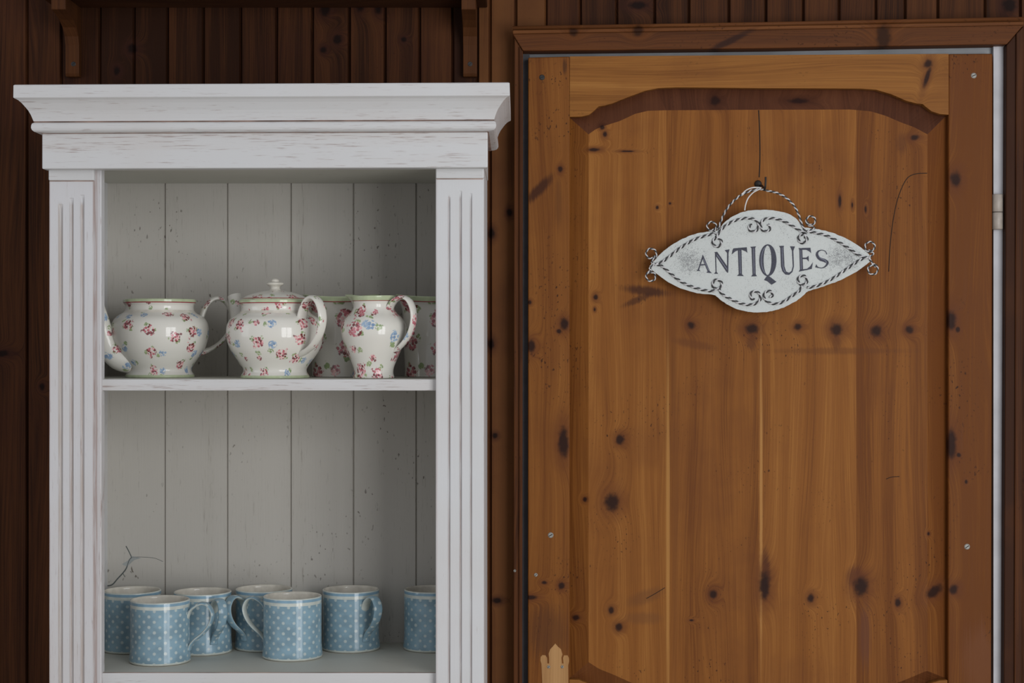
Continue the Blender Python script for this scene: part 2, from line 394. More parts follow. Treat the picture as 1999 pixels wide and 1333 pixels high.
M_panel = wood('honey pine panel', D1, D2, D3, 'Z', panel_k, KC, HC, bands=1.25, dots=0.8, tone_amt=0.85,
               stains=[(*K(1262, 568, 62, 13, 0.12), DP, 0.85), (*K(1245, 585, 42, 9, -0.4), DP, 0.7), (*K(1355, 672, 60, 12, 0.2), (0.13, 0.045, 0.014), 0.6),
                       (*K(1640, 685, 190, 9), (0.12, 0.042, 0.014), 0.45), (*K(1260, 1165, 50, 18, -0.35), (0.14, 0.055, 0.02), 0.5),
                       (*K(1255, 1207, 55, 16), (0.15, 0.06, 0.022), 0.45), (*K(1672, 1128, 26, 30), (0.07, 0.02, 0.012), 0.7),
                       (*K(1690, 1240, 16, 90), (0.12, 0.045, 0.026), 0.6), (*K(1318, 1000, 9, 520), (0.16, 0.056, 0.014), 0.5),
                       (*K(1304, 1050, 5, 500), (0.44, 0.215, 0.06), 0.75), (*K(1486, 980, 4, 430), (0.46, 0.23, 0.07), 0.75),
                       (*K(1495, 1118, 12, 55), (0.04, 0.012, 0.008), 0.8), (*K(1545, 300, 11, 60, 0.12), (0.15, 0.05, 0.014), 0.55),
                       (*K(1690, 320, 12, 80), (0.13, 0.045, 0.015), 0.5), (*K(1467, 668, 14, 22), (0.09, 0.03, 0.012), 0.6),
                       (*K(1633, 670, 12, 22), (0.10, 0.034, 0.012), 0.5), (*K(1760, 280, 14, 28), (0.09, 0.03, 0.012), 0.5)])
M_bevlo = wood('cross cut lower bevel', (0.085, 0.028, 0.009), (0.14, 0.048, 0.014), (0.19, 0.070, 0.020), 'Z', (), KC, HC, dots=0.3)
M_bevel = wood('end grain bevel', (0.062, 0.021, 0.010), (0.098, 0.034, 0.015), (0.135, 0.050, 0.021), 'Z', panel_k, KC, (0.05, 0.016, 0.008), dots=0.5)
M_mark = wood('bare pale pine', (0.36, 0.19, 0.075), (0.46, 0.26, 0.11), (0.55, 0.33, 0.15), 'Z', rough=0.6, coat=0, dots=0.1)
M_oldshelf = wood('dark shelf wood', (0.028, 0.010, 0.005), (0.06, 0.022, 0.009), (0.11, 0.042, 0.016), 'X', rough=0.5, coat=0.1)
M_bracket = wood('bracket wood', (0.035, 0.012, 0.005), (0.075, 0.027, 0.009), (0.12, 0.045, 0.014), 'Z', rough=0.45, coat=0.1)
BR = (0.20, 0.10, 0.075)
M_paint = paint('chalky white paint across', (0.605, 0.61, 0.61), BR, 'X', 1.15)
M_paintv = paint('chalky white paint upright', (0.605, 0.61, 0.61), BR, 'Z', 0.35)
M_pilL = paint('chalky white paint left pilaster', (0.605, 0.605, 0.615), BR, 'Z', 0.6,
               streaks=[(PX(183, Y_STILE), PX(190, Y_STILE), (0.36, 0.26, 0.23), 0.75), (PX(113.5, Y_PIL), PX(121, Y_PIL), (0.42, 0.35, 0.29), 0.7),
                        (PX(136, Y_PIL), PX(141.5, Y_PIL), (0.40, 0.32, 0.27), 0.75), (PX(157, Y_PIL), PX(162, Y_PIL), (0.42, 0.34, 0.29), 0.75),
                        (PX(95, Y_PIL), PX(98, Y_PIL), (0.30, 0.18, 0.17), 0.6)])
M_pilR = paint('chalky white paint right pilaster', (0.61, 0.62, 0.625), BR, 'Z', 0.5,
               streaks=[(PX(852, Y_PIL), PX(853.5, Y_PIL), (0.33, 0.20, 0.18), 0.65), (PX(875.5, Y_PIL), PX(878, Y_PIL), (0.26, 0.16, 0.13), 0.8),
                        (PX(897.5, Y_PIL), PX(900, Y_PIL), (0.26, 0.16, 0.13), 0.8), (PX(918, Y_PIL), PX(920, Y_PIL), (0.26, 0.16, 0.13), 0.8)])
M_glaze = plain('brown glaze line', (0.27, 0.185, 0.15), 0.6, nscale=25, namp=0.5)
M_back = paint('grey cream back boards', (0.475, 0.455, 0.41), (0.20, 0.17, 0.14), 'Z', 0.45, pits=0.9, tint=(0.42, 0.40, 0.35))
M_in = paint('grey cream inside', (0.54, 0.54, 0.48), (0.24, 0.19, 0.16), 'X', 0.25, tint=(0.46, 0.46, 0.38))
M_jamb = plain('dull white gloss paint', (0.50, 0.50, 0.52), 0.55, nscale=25, namp=0.10)
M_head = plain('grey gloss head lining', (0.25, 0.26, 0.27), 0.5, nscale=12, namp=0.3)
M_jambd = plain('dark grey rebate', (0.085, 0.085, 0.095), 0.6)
M_hinge = plain('beige painted metal', (0.36, 0.315, 0.27), 0.45)
M_grime = plain('grimy edge', (0.03, 0.03, 0.035), 0.8)
M_steel = plain('screw steel', (0.30, 0.29, 0.26), 0.6, metal=0.5)
M_dark = plain('dark iron', (0.03, 0.026, 0.024), 0.5, metal=0.4)
M_slot = plain('black slot', (0.01, 0.01, 0.01), 0.8)
M_crack = plain('dark crack', (0.025, 0.012, 0.006), 0.9)
M_crackg = plain('grey crack', (0.10, 0.115, 0.11), 0.8)
M_flor1 = floral('small sprig china', 0.030, 1.15, 0.3)
M_flor2 = floral('rose sprig china', 0.0295, 1.2, 1.9)
M_flor3 = floral('large rose china', 0.036, 1.4, 2.7, 0.18)
M_flor4 = floral('rose planter china', 0.044, 1.45, 5.1, 0.16)
M_green = plain('pale green glaze', (0.46, 0.53, 0.34), 0.2, coat=1.0)
M_red = plain('maroon line glaze', (0.30, 0.035, 0.05), 0.2, coat=1.0)
M_cream = plain('cream glaze', (0.66, 0.63, 0.55), 0.25, coat=0.9)
M_blue = plain('sky blue glaze', (0.22, 0.36, 0.46), 0.25, coat=1.0)
M_band = plain('off white glaze band', (0.56, 0.60, 0.55), 0.25, coat=1.0)
RB, RFOOT, HM = 0.0440, 0.0455, 0.0927
M_dots = dotted('blue dotted glaze', 17 / (2 * PI * RB), 1 / 0.0156)
M_letter = plain('slate blue lettering', (0.030, 0.032, 0.052), 0.6, nscale=500, namp=0.5)
M_inline = plain('pale inline', (0.24, 0.25, 0.32), 0.6)
m = NT('distressed sign white'); ps = m.pos(); X_, Y_, Z_ = m.sep(ps)
n1 = m.noise(ps, 800, 3, 0.65); n2 = m.noise(ps, 26, 3)
dl = m.vmath('LENGTH', m.vmath('MULTIPLY', m.vmath('SUBTRACT', m.comb(X_, 0.0, Z_), tuple(Vector((P(1352, 510, 2.735).x, 0, P(1352, 510, 2.735).z)))), (30, 0, 34)), out=1)
dr = m.vmath('LENGTH', m.vmath('MULTIPLY', m.vmath('SUBTRACT', m.comb(X_, 0.0, Z_), tuple(Vector((P(1645, 500, 2.735).x, 0, P(1645, 500, 2.735).z)))), (30, 0, 34)), out=1)
dd = m.ramp(m.math('MINIMUM', dl, dr), 1.1, 0.2, 0, 0.14)
f_ = m.math('ADD', m.math('ADD', n1, dd), m.math('MULTIPLY', m.math('SUBTRACT', n2, 0.5), 0.25))
f_ = m.math('ADD', f_, m.math('MULTIPLY', m.math('SUBTRACT', m.noise(ps, 300, 2, 0.6), 0.5), 0.35))
c_ = m.mix(m.ramp(f_, 0.55, 0.76, 0, 0.85), (0.555, 0.585, 0.565), (0.12, 0.125, 0.13))
m.bump(n1, 0.5, 0.0006); M_plate = m.fin(c_, 0.5, 0.4)
M_ropew = plain('white painted wire', (0.60, 0.60, 0.60), 0.45)
M_roped = plain('black wire strand', (0.035, 0.035, 0.035), 0.45)
M_string = plain('white string', (0.68, 0.68, 0.66), 0.7)
M_floor = wood('pale floor boards', (0.34, 0.29, 0.23), (0.46, 0.40, 0.33), (0.56, 0.50, 0.42), 'X', dots=0.1)  # floor is out of view; paleness chosen to bounce light into the cabinet

# ------------------------------------------------------------------ setting: wall, floor, trims
def board_wall(name, xs, z0, z1, Y, gw, gd, mats, parent=None, tones=None, thick=0.02, cap=True):
    """upright boards meeting in V grooves, one continuous sheet with a back"""
    mb = MB()
    for i in range(len(xs) - 1):
        a, b = xs[i], xs[i + 1]; tn = tones[i] if tones else random.uniform(0.25, 0.75)
        l = a + (gw if i else 0); r = b - (gw if i < len(xs) - 2 else 0)
        mb.face([(l, Y, z0), (r, Y, z0), (r, Y, z1), (l, Y, z1)], 0, False, tn)
        if i: mb.face([(a, Y + gd, z0), (l, Y, z0), (l, Y, z1), (a, Y + gd, z1)], 0, False, tn * 0.6)
        if i < len(xs) - 2: mb.face([(r, Y, z0), (b, Y + gd, z0), (b, Y + gd, z1), (r, Y, z1)], 0, False, tn * 0.6)
    x0, x1, yb = xs[0], xs[-1], Y + thick
    mb.face([(x0, yb, z0), (x0, yb, z1), (x1, yb, z1), (x1, yb, z0)])
    mb.face([(x0, Y, z0), (x0, Y, z1), (x0, yb, z1), (x0, yb, z0)]); mb.face([(x1, Y, z0), (x1, yb, z0), (x1, yb, z1), (x1, Y, z1)])
    mb.face([(x0, Y, z1), (x1, Y, z1), (x1, yb, z1), (x0, yb, z1)]); mb.face([(x0, Y, z0), (x0, yb, z0), (x1, yb, z0), (x1, Y, z0)])
    return mb.build(name, mats, parent, fix=False)
left_px = [-1250, -1170, -1090, -1010, -930, -850, -770, -690, -610, -530, -450, -370, -290, -210, -130, -50, 53, 120, 195, 262, 327, 397, 470, 540, 610, 682, 752, 819, 884, 932, 957, 1007]
right_px = [1066, 1133, 1204, 1278, 1345, 1423, 1495, 1568, 1638, 1710, 1767, 1831, 1923, 1992] + [1992 + 72 * k for k in range(1, 20)]
tn_l = [random.uniform(0.3, 0.7) for _ in left_px]
for i, v in zip(range(16, 31), (0.40, 0.25, 0.12, 0.14, 0.28, 0.22, 0.30, 0.34, 0.38, 0.48, 0.42, 0.48, 0.2, 0.95, 1.05)): tn_l[i] = v
tn_r = [1.45] + [random.uniform(0.3, 0.6) for _ in right_px]
xs = [PX(p, Y_WALL) for p in left_px + right_px]
o = board_wall('wall_back', xs, 0, 2.6, Y_WALL, 0.0028, 0.005, M_wall, None, tn_l[:-1] + tn_r)
o['kind'] = 'structure'
fl = MB(); fl.box(-2.4, 2.4, -1.5, 2.79, -0.04, 0.0); o = fl.build('floor', M_floor); o['kind'] = 'structure'

# the casement the daylight comes through, behind and right of the camera
wn = MB(); Mw = WL.matrix_basis.copy(); Mw = Matrix.Translation(WL.location) @ WL.rotation_euler.to_matrix().to_4x4()
for (a_, b_, c_, d_) in [(-0.72, -0.665, -1.05, 1.05), (0.665, 0.72, -1.05, 1.05), (-0.665, 0.665, -1.05, -0.99), (-0.665, 0.665, 0.99, 1.05), (-0.035, 0.035, -0.99, 0.99)]:
    wn.box(a_, b_, c_, d_, -0.07, -0.02, xf=lambda p: Mw @ p)
for h_ in (-0.5, 0.0, 0.5):
    wn.box(-0.665, -0.035, h_ - 0.014, h_ + 0.014, -0.06, -0.03, xf=lambda p: Mw @ p); wn.box(0.035, 0.665, h_ - 0.014, h_ + 0.014, -0.06, -0.03, xf=lambda p: Mw @ p)
o = wn.build('window_1', M_paintv); o['kind'] = 'structure'

# door casings, drawn from the photograph's skewed lines but 4 cm thick solids
def quad_prism(mb, pts, Y0, Y1, mat=0, tone=0.5):
    mb.prism([(P(x, y, Y0).x, P(x, y, Y0).z) for x, y in pts], Y0, Y1, mat, tone)
zb = VY + CZ * F / Y_CAS      # pixel row of the floor at the casing plane
hc = MB()
quad_prism(hc, [(1001, 66), (1999, 48), (1966, 86), (1495, 94), (1021, 99)], Y_CAS, Y_WALL - 0.001)
quad_prism(hc, [(1001, 59), (1999, 42), (1999, 49), (1001, 66)], Y_CAS - 0.004, Y_WALL - 0.001, 0, 0.75)
hb = hc.build('trim_1', M_casx, None, 0.0015)
hb['kind'] = 'structure'
bd = MB(); pts = [Vector((P(x, y, Y_CAS).x, Y_CAS + 0.006, P(x, y, Y_CAS).z)) for x, y in ((1001, 55.5), (1500, 47.5), (1999, 37.5))]
bd.tube(pts, [(0.0042, 0.0075)] * 3, 12, 0, tone=0.6); o = bd.build('beading', M_casx, hb)
cl = MB()
quad_prism(cl, [(1004, 72), (1021, 99), (1018, zb), (1001, zb)], Y_CAS + 0.004, Y_WALL - 0.001)
quad_prism(cl, [(1013.5, 90), (1020.5, 100), (1018, zb), (1012, zb)], Y_CAS, Y_CAS + 0.02, 0, 0.35)
o = cl.build('trim_2', M_cas, None, 0.0015); o['kind'] = 'structure'
cr = MB()
quad_prism(cr, [(1965, 88), (1986, 62), (1980, zb), (1955, zb)], Y_CAS + 0.004, Y_WALL - 0.001, 0, -0.15)
quad_prism(cr, [(1984, 66), (1999, 50), (1992, zb), (1977, zb)], Y_CAS, Y_WALL - 0.001, 0, 0.2)
o = cr.build('trim_3', M_cas, None, 0.0015); o['kind'] = 'structure'
# door frame, pale painted, seen in the gap
jm = MB()
def wx(x, Y=Y_JAMB): return PX(x, Y)
zt, zd = PZ(84, Y_JAMB), PZ(112, Y_JAMB)
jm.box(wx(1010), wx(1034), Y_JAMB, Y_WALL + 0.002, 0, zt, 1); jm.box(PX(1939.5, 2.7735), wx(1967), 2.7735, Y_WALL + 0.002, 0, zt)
b_ = len(jm.v)
for (x_, y_) in ((wx(1034), 2.7885), (PX(1939.5, 2.7735), 2.774)):     # the head lining sits deeper at the left than at the right
    for yy_ in (y_ if y_ > 2.784 else 2.784, Y_WALL + 0.002):
        for z_ in (PZ(118, Y_JAMB), zt): jm.v.append(Vector((x_, yy_, z_)))
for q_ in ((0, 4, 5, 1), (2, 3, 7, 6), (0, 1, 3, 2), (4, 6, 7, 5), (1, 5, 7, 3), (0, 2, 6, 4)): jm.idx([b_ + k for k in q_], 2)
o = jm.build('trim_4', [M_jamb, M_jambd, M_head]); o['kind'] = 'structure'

# ------------------------------------------------------------------ door
door = thing('door_1', None, None, (PX(1484, Y_DOOR), Y_DOOR + 0.011, 0), kind='structure')
YD, YDB = Y_DOOR, Y_DOOR + 0.021
def DZ(x, y): q = P(x, y, YD); return (q.x, q.z)
zfl = VY + (CZ - 0.012) * F / YD
rail_low = [(1112, 228), (1135, 227.5), (1150, 224), (1160, 216), (1168, 208), (1180, 206), (1195, 202), (1225, 190), (1260, 177), (1285, 172), (1320, 170.5),
            (1480, 172), (1680, 173), (1710, 175), (1740, 184), (1770, 197), (1790, 202), (1801, 203), (1808, 209), (1818, 217), (1835, 222.5), (1852, 224)]
sl = MB(); quad_prism(sl, [(1031, 112), (1112.5, 110), (1111, zfl), (1030, zfl)], YD, YDB); o = sl.build('stile', M_stile, door, 0.0022, 3)
sr = MB(); quad_prism(sr, [(1852, 105), (1938, 104.5), (1933, zfl), (1850, zfl)], YD, YDB, 0, 0.04); o = sr.build('stile', M_stile, door, 0.0022, 3)  # low tone puts the light's falloff towards the right into the colour
rl = MB(); quad_prism(rl, [(1112.5, 110)] + [(x, y) for x, y in rail_low] + [(1852, 105)], YD, YDB, 0, 0.6); rl.build('top_rail', M_rail, door, 0.0014, 2)
rail_up = [(1111, 1326), (1130, 1327), (1148, 1334), (1158, 1344), (1200, 1362), (1240, 1376), (1300, 1381), (1680, 1381), (1715, 1378), (1770, 1356), (1805, 1344), (1815, 1334), (1835, 1328), (1850, 1327)]
rl = MB(); quad_prism(rl, rail_up + [(1850, 1560), (1111, 1560)], YD, YDB, 0, 0.5); rl.build('lock_rail', M_rail, door, 0.0014, 2)
rl = MB(); quad_prism(rl, [(1111, 2320), (1850, 2320), (1850, zfl), (1111, zfl)], YD, YDB, 0, 0.5); rl.build('bottom_rail', M_rail, door, 0.0014, 2)
# raised panel: field, bevel, flat tongue
field_top = [(1149, 262), (1163, 252), (1178, 246), (1210, 236), (1240, 222), (1265, 216), (1300, 215), (1480, 214), (1660, 213.5), (1700, 217), (1730, 226), (1760, 239), (1785, 248), (1811, 262)]
field_bot = [(1148, 1292), (1170, 1306), (1200, 1318), (1240, 1336), (1290, 1345), (1480, 1345), (1680, 1345), (1725, 1340), (1755, 1332), (1780, 1322), (1808, 1310)]
def raised(name, ftop, fbot, rtop, rbot, staves, tones, xl, xr, ol, orr):
    """field columns from x=xl..xr between ftop/fbot, bevelled out to the frame opening"""
    mb = MB(); YF, YB = YD + 0.0015, YD + 0.0135
    cols = sorted(set([xl + (xr - xl) * k / 110 for k in range(111)] + staves))
    def fz(x, y): q = P(x, y, YD); return Vector((q.x, YF, q.z))
    def bz(x, y): q = P(x, y, YD); return Vector((q.x, YB, q.z))
    oc = [ol + (orr - ol) * (x - xl) / (xr - xl) for x in cols]
    for (xa, xb, oa, ob) in zip(cols, cols[1:], oc, oc[1:]):
        mid = (xa + xb) / 2; ti = sum(1 for s in staves[1:-1] if mid > s); tn = tones[ti]
        ta, tb, ba, bb = interp(ftop, xa), interp(ftop, xb), interp(fbot, xa), interp(fbot, xb)
        mb.face([fz(xa, ba), fz(xb, bb), fz(xb, tb), fz(xa, ta)], 0, False, tn)
        mb.face([fz(xa, ta), fz(xb, tb), bz(ob, interp(rtop, ob)), bz(oa, interp(rtop, oa))], 1, False, tn - 0.05)
        mb.face([bz(oa, interp(rbot, oa)), bz(ob, interp(rbot, ob)), fz(xb, bb), fz(xa, ba)], 2, False, tn)
        mb.face([bz(oa, interp(rtop, oa)), bz(ob, interp(rtop, ob)), bz(ob, interp(rtop, ob) - 15), bz(oa, interp(rtop, oa) - 15)], 0, False, tn)
    for x, ox, tn in ((xl, ol, 0.42), (xr, orr, 0.12)):  # right bevel's darker tone is the stile's shade put into the colour
        q = [fz(x, interp(ftop, x)), fz(x, interp(fbot, x)), bz(ox, interp(rbot, ox)), bz(ox, interp(rtop, ox))]
        mb.face(q if x == xl else q[::-1], 0, False, tn)
        d = -6 if x == xl else 6
        mb.face([bz(ox, interp(rtop, ox)), bz(ox, interp(rbot, ox)), bz(ox + d, interp(rbot, ox)), bz(ox + d, interp(rtop, ox))], 0, False, 0.3)
    # back skin
    a, b, c, d = bz(ol - 6, rtop[0][1] - 70), bz(orr + 6, rtop[-1][1] - 70), bz(orr + 6, rbot[-1][1] + 20), bz(ol - 6, rbot[0][1] + 20)
    for p in (a, b, c, d): p.y = YD + 0.018
    mb.face([a, b, c, d])
    return mb.build(name, [M_panel, M_bevel, M_bevlo], door, fix=False)
raised('upper_panel', field_top, field_bot, rail_low, rail_up, [1149, 1301, 1480, 1672, 1811], [0.72, 0.48, 0.66, 0.34], 1149, 1811, 1113, 1851)
lt = [(1113, 1560), (1850, 1560)]; lb = [(1113, 2320), (1850, 2320)]
raised('lower_panel', [(1149, 1600), (1811, 1600)], [(1149, 2280), (1811, 2280)], lt, lb, [1149, 1301, 1480, 1672, 1811], [0.55, 0.5, 0.45, 0.5], 1149, 1811, 1113, 1851)
def ribbon(name, pts, r, mat, parent, Y, dep=0.0004):
    mb = MB(); pp = spline([tuple(P(x, y, Y)) for x, y in pts], 5)
    mb.tube(pp, [(r * 1.0, dep) for _ in pp], 6, 0, up=(0, 1, 0)); return mb.build(name, mat, parent)
ribbon('crack', [(1481, 215), (1483, 260), (1483.5, 310), (1482, 346)], 0.0009, M_crack, door, YD + 0.0012)
ribbon('crack', [(1810, 338), (1785, 340), (1768, 352), (1752, 390), (1742, 440), (1737, 490), (1735, 530)], 0.0006, M_crack, door, YD + 0.0012)
ribbon('crack', [(1730, 935), (1741, 931), (1756, 930)], 0.0005, M_crack, door, YD + 0.0012)
ribbon('crack', [(1262, 1168), (1280, 1158), (1298, 1147)], 0.0005, M_crack, door, YD + 0.0012)
def screw(px, py, r, Y, parent, ang, mat=M_steel, name='screw'):
    c = P(px, py, Y); mb = MB(); n = 20; ring = lambda rr, y: [Vector((c.x + rr * math.cos(2 * PI * k / n), y, c.z + rr * math.sin(2 * PI * k / n))) for k in range(n)]
    a, b = ring(r, Y), ring(r * 0.72, Y - 0.0012)
    for k in range(n): mb.face([a[k], a[(k + 1) % n], b[(k + 1) % n], b[k]], 0, True)
    mb.face(b)
    d = Vector((math.cos(ang), 0, math.sin(ang))); s = Vector((-math.sin(ang), 0, math.cos(ang))); q = Vector((c.x, Y - 0.00135, c.z))
    mb.face([q - d * r * 0.72 - s * r * 0.14, q + d * r * 0.72 - s * r * 0.14, q + d * r * 0.72 + s * r * 0.14, q - d * r * 0.72 + s * r * 0.14], 1)
    return mb.build(name, [mat, M_slot], parent)
screw(1901, 147.5, 0.0045, YD, door, 0.4); screw(1075, 1044.5, 0.0045, YD, door, 0.5); screw(1888, 1067, 0.0046, YD, door, 0.6)
screw(1058, 151, 0.0045, YD, door, 0.3, M_dark)
mk = MB()
quad_prism(mk, [(1059, 1420), (1058.5, 1332), (1057, 1296), (1055, 1289), (1055.5, 1282), (1059, 1278.5), (1065, 1279), (1068, 1284), (1068.5, 1295), (1072, 1295), (1072, 1284), (1071, 1276), (1074, 1267),
                (1079, 1262), (1084, 1256), (1089, 1262), (1095, 1267), (1098, 1277), (1096, 1284), (1097, 1295), (1100, 1295), (1099, 1284), (1101, 1279), (1108, 1279), (1110.5, 1284),
                (1111, 1291), (1109, 1298), (1109.5, 1332), (1109.5, 1420)], YD - 0.0004, YD + 0.001)
mk.build('handle_plate_mark', M_mark, door)
screw(1071, 1301.5, 0.0026, YD - 0.0004, door, 0.9); screw(1097.5, 1301.5, 0.0026, YD - 0.0004, door, 1.2)
screw(1046, 1122, 0.003, YD, door, 0.8); screw(1005, 1114, 0.0022, Y_CAS + 0.004, door, 0.8)
# hinge
hg = thing('hinge', None, None, (0, 0, 0)); hg.parent = door
hx = PX(1949, 2.756) - parent_world(door).x
def knuckle(y0, y1, nm):
    mb = MB(); r = 0.0085; cx = PX(1949.5, 2.760); z0, z1 = PZ(y1, 2.755), PZ(y0, 2.755)
    mb.lathe([(0.0005, 0), (r * 0.86, 0), (r, 0.0012), (r, z1 - z0 - 0.0012), (r * 0.86, z1 - z0), (0.0005, z1 - z0)], cx, 2.768, z0, 24)
    return mb
a = knuckle(378, 412.5, 'k'); b = knuckle(413.5, 447, 'k')
bpy.data.objects.remove(hg)
a.box(PX(1938, 2.775), PX(1962, 2.775), 2.7715, 2.7745, PZ(446, 2.775), PZ(379, 2.775))
ho = a.build('hinge', M_hinge, door); b.build('knuckle', M_hinge, ho)
# cup hook screwed to the door
hk = MB(); c = P(1484, 359, YD)
hk.lathe([(0.0004, 0), (0.006, 0), (0.006, 0.001), (0.0035, 0.004), (0.0004, 0.0045)], 0, 0, 0, 18)
for i in range(len(hk.v)): v = hk.v[i]; hk.v[i] = Vector((P(1480, 359, YD).x + v.x, YD + 0.0016 - v.z, c.z + v.y))
hp = [(0, 0, 0), (0, -0.012, 0), (0.0010, -0.022, -0.004), (0.0016, -0.030, -0.0075), (0.002, -0.036, -0.004), (0.0024, -0.037, 0.004), (0.0026, -0.036, 0.011)]
bx = P(1484, 361, 2.74)
hk.tube([Vector((c.x + 0.001 + x, YD + y, bx.z + z)) for x, y, z in spline(hp, 6)], 0.0016, 10)
hk.build('hook', M_dark, door)

# ------------------------------------------------------------------ wall shelf above the cabinet
ws = thing('wall_shelf', 'dark wooden wall shelf on two curved brackets above the white cabinet', 'shelf', (PX(520, 2.74), 2.789, 1.92))
sb = MB(); sb.box(-0.745, -0.052, 2.684, 2.7885, 2.037, 2.062); sb.build('shelf_board', M_oldshelf, ws, 0.002)
def bracket(px):
    x = PX(px, 2.785); hw = 0.0112
    prof = [(2.789, 1.925), (2.778, 1.925), (2.775, 1.930), (2.775, 1.975), (2.770, 1.988), (2.757, 2.000), (2.737, 2.008), (2.715, 2.013), (2.692, 2.016), (2.690, 2.037), (2.789, 2.037)]
    mb = MB(); b0 = len(mb.v); n = len(prof)
    for xx in (x - hw, x + hw):
        for y, z in prof: mb.v.append(Vector((xx, y, z)))
    for t in tessellate_polygon([[Vector((y, z, 0)) for y, z in prof]]): mb.idx(t); mb.idx([n + k for k in t[::-1]])
    for i in range(n): j = (i + 1) % n; mb.idx([i, j, n + j, n + i])
    o = mb.build('bracket', M_bracket, ws, 0.0015)
    s = MB(); 
    o2 = screw(px - 0.5, 125, 0.0044, 2.7755, o, 0.7, M_dark)
bracket(144); bracket(918)

# ------------------------------------------------------------------ cabinet
XL, XR = PX(82, Y_FRZ), PX(952, Y_FRZ)
cab = thing('display_cabinet', 'tall distressed white open cabinet with moulded cornice and fluted pilasters', 'cabinet', ((XL + XR) / 2, 2.64, 0))
def sh(p):   # the carcass leans a few millimetres out of true
    p = Vector(p)
    if p.z > 1.5: p.z += 0.0052 * (p.x - (XL + XR) / 2) * (p.z - 1.5) / 0.41
    return p
prof = [(-0.15, 163.2), (0.0300, 163.2), (0.0314, 164.5), (0.0316, 188.0), (0.0305, 189.6), (0.0288, 190.8), (0.0262, 193.5), (0.0225, 199), (0.0185, 207), (0.0152, 214), (0.0127, 221.5), (0.0108, 229),
        (0.0094, 235.0), (0.0080, 236.4), (0.0090, 237.6), (0.0112, 239.5), (0.0121, 243.5), (0.0122, 248), (0.0112, 252), (0.0090, 255), (0.0055, 257), (0.0015, 258.2), (0.0, 259.5), (-0.012, 260), (-0.012, 262)]
cw = MB(); rings = []
for o_, py in prof:
    Yf = Y_FRZ - o_; z = PZ(py, Yf if o_ > -0.1 else Y_FRZ - 0.03); yb = 2.722
    rings.append([sh(q) for q in ((XL - o_, yb, z), (XL - o_, Yf, z), (XR + o_, Yf, z), (XR + o_, yb, z))])
for i in range(len(rings) - 1):
    sm = 3 <= i <= 20
    glz = 1 if i in (12, 13, 21, 22) else 0
    for k in range(3): cw.face([rings[i][k], rings[i + 1][k], rings[i + 1][k + 1], rings[i][k + 1]], glz, False)
cw.face([rings[0][0], rings[0][1], rings[0][2], rings[0][3]][::-1])
for k in (0, 3):
    col = [r[k] for r in rings]; poly = [(p.x, p.z) for p in col]
    for t in tessellate_polygon([[Vector((x, z, 0)) for x, z in poly]]): cw.face([col[q] for q in t])
cw.build('cornice', [M_paint, M_glaze], cab)
fz = MB(); zf = PZ(328.2, Y_FRZ)
fz.box(XL, XR, Y_FRZ, Y_FRZ + 0.025, zf, PZ(259, Y_FRZ), xf=sh); fz.build('frieze', M_paint, cab, 0.0016, 3)
for x0_, x1_ in ((XL + 0.004, XL + 0.022), (XR - 0.022, XR - 0.004)):
    fs = MB(); fs.box(x0_, x1_, Y_FRZ + 0.025, 2.722, zf + 0.004, PZ(259, Y_FRZ), xf=sh); fs.build('frieze_return', M_paint, cab, 0.001)
XO0, XO1 = PX(96.5, Y_PIL), PX(945, Y_PIL)          # outside faces
XI0, XI1 = XO0 + 0.020, XO1 - 0.019
for (a, b) in ((XO0 + 0.0006, XI0), (XI1, XO1 - 0.0006)):
    mb = MB(); mb.box(a, b, Y_STILE + 0.0005, 2.7785, 0.0, zf + 0.02); mb.build('side_panel', M_paintv, cab, 0.001)
ztop = PZ(358, Y_BACK)
mb = MB(); mb.box(XI0, XI1, Y_FRZ + 0.028, 2.766, ztop, ztop + 0.018); mb.build('top_board', M_in, cab)
bx = [XI0] + [PX(p, Y_BACK) for p in (322, 444, 568, 690, 812.5)] + [XI1]
o = board_wall('back_panel', bx, 0.06, ztop + 0.016, Y_BACK, 0.0014, 0.0034, M_back, cab, [0.5] * 6, 0.010)
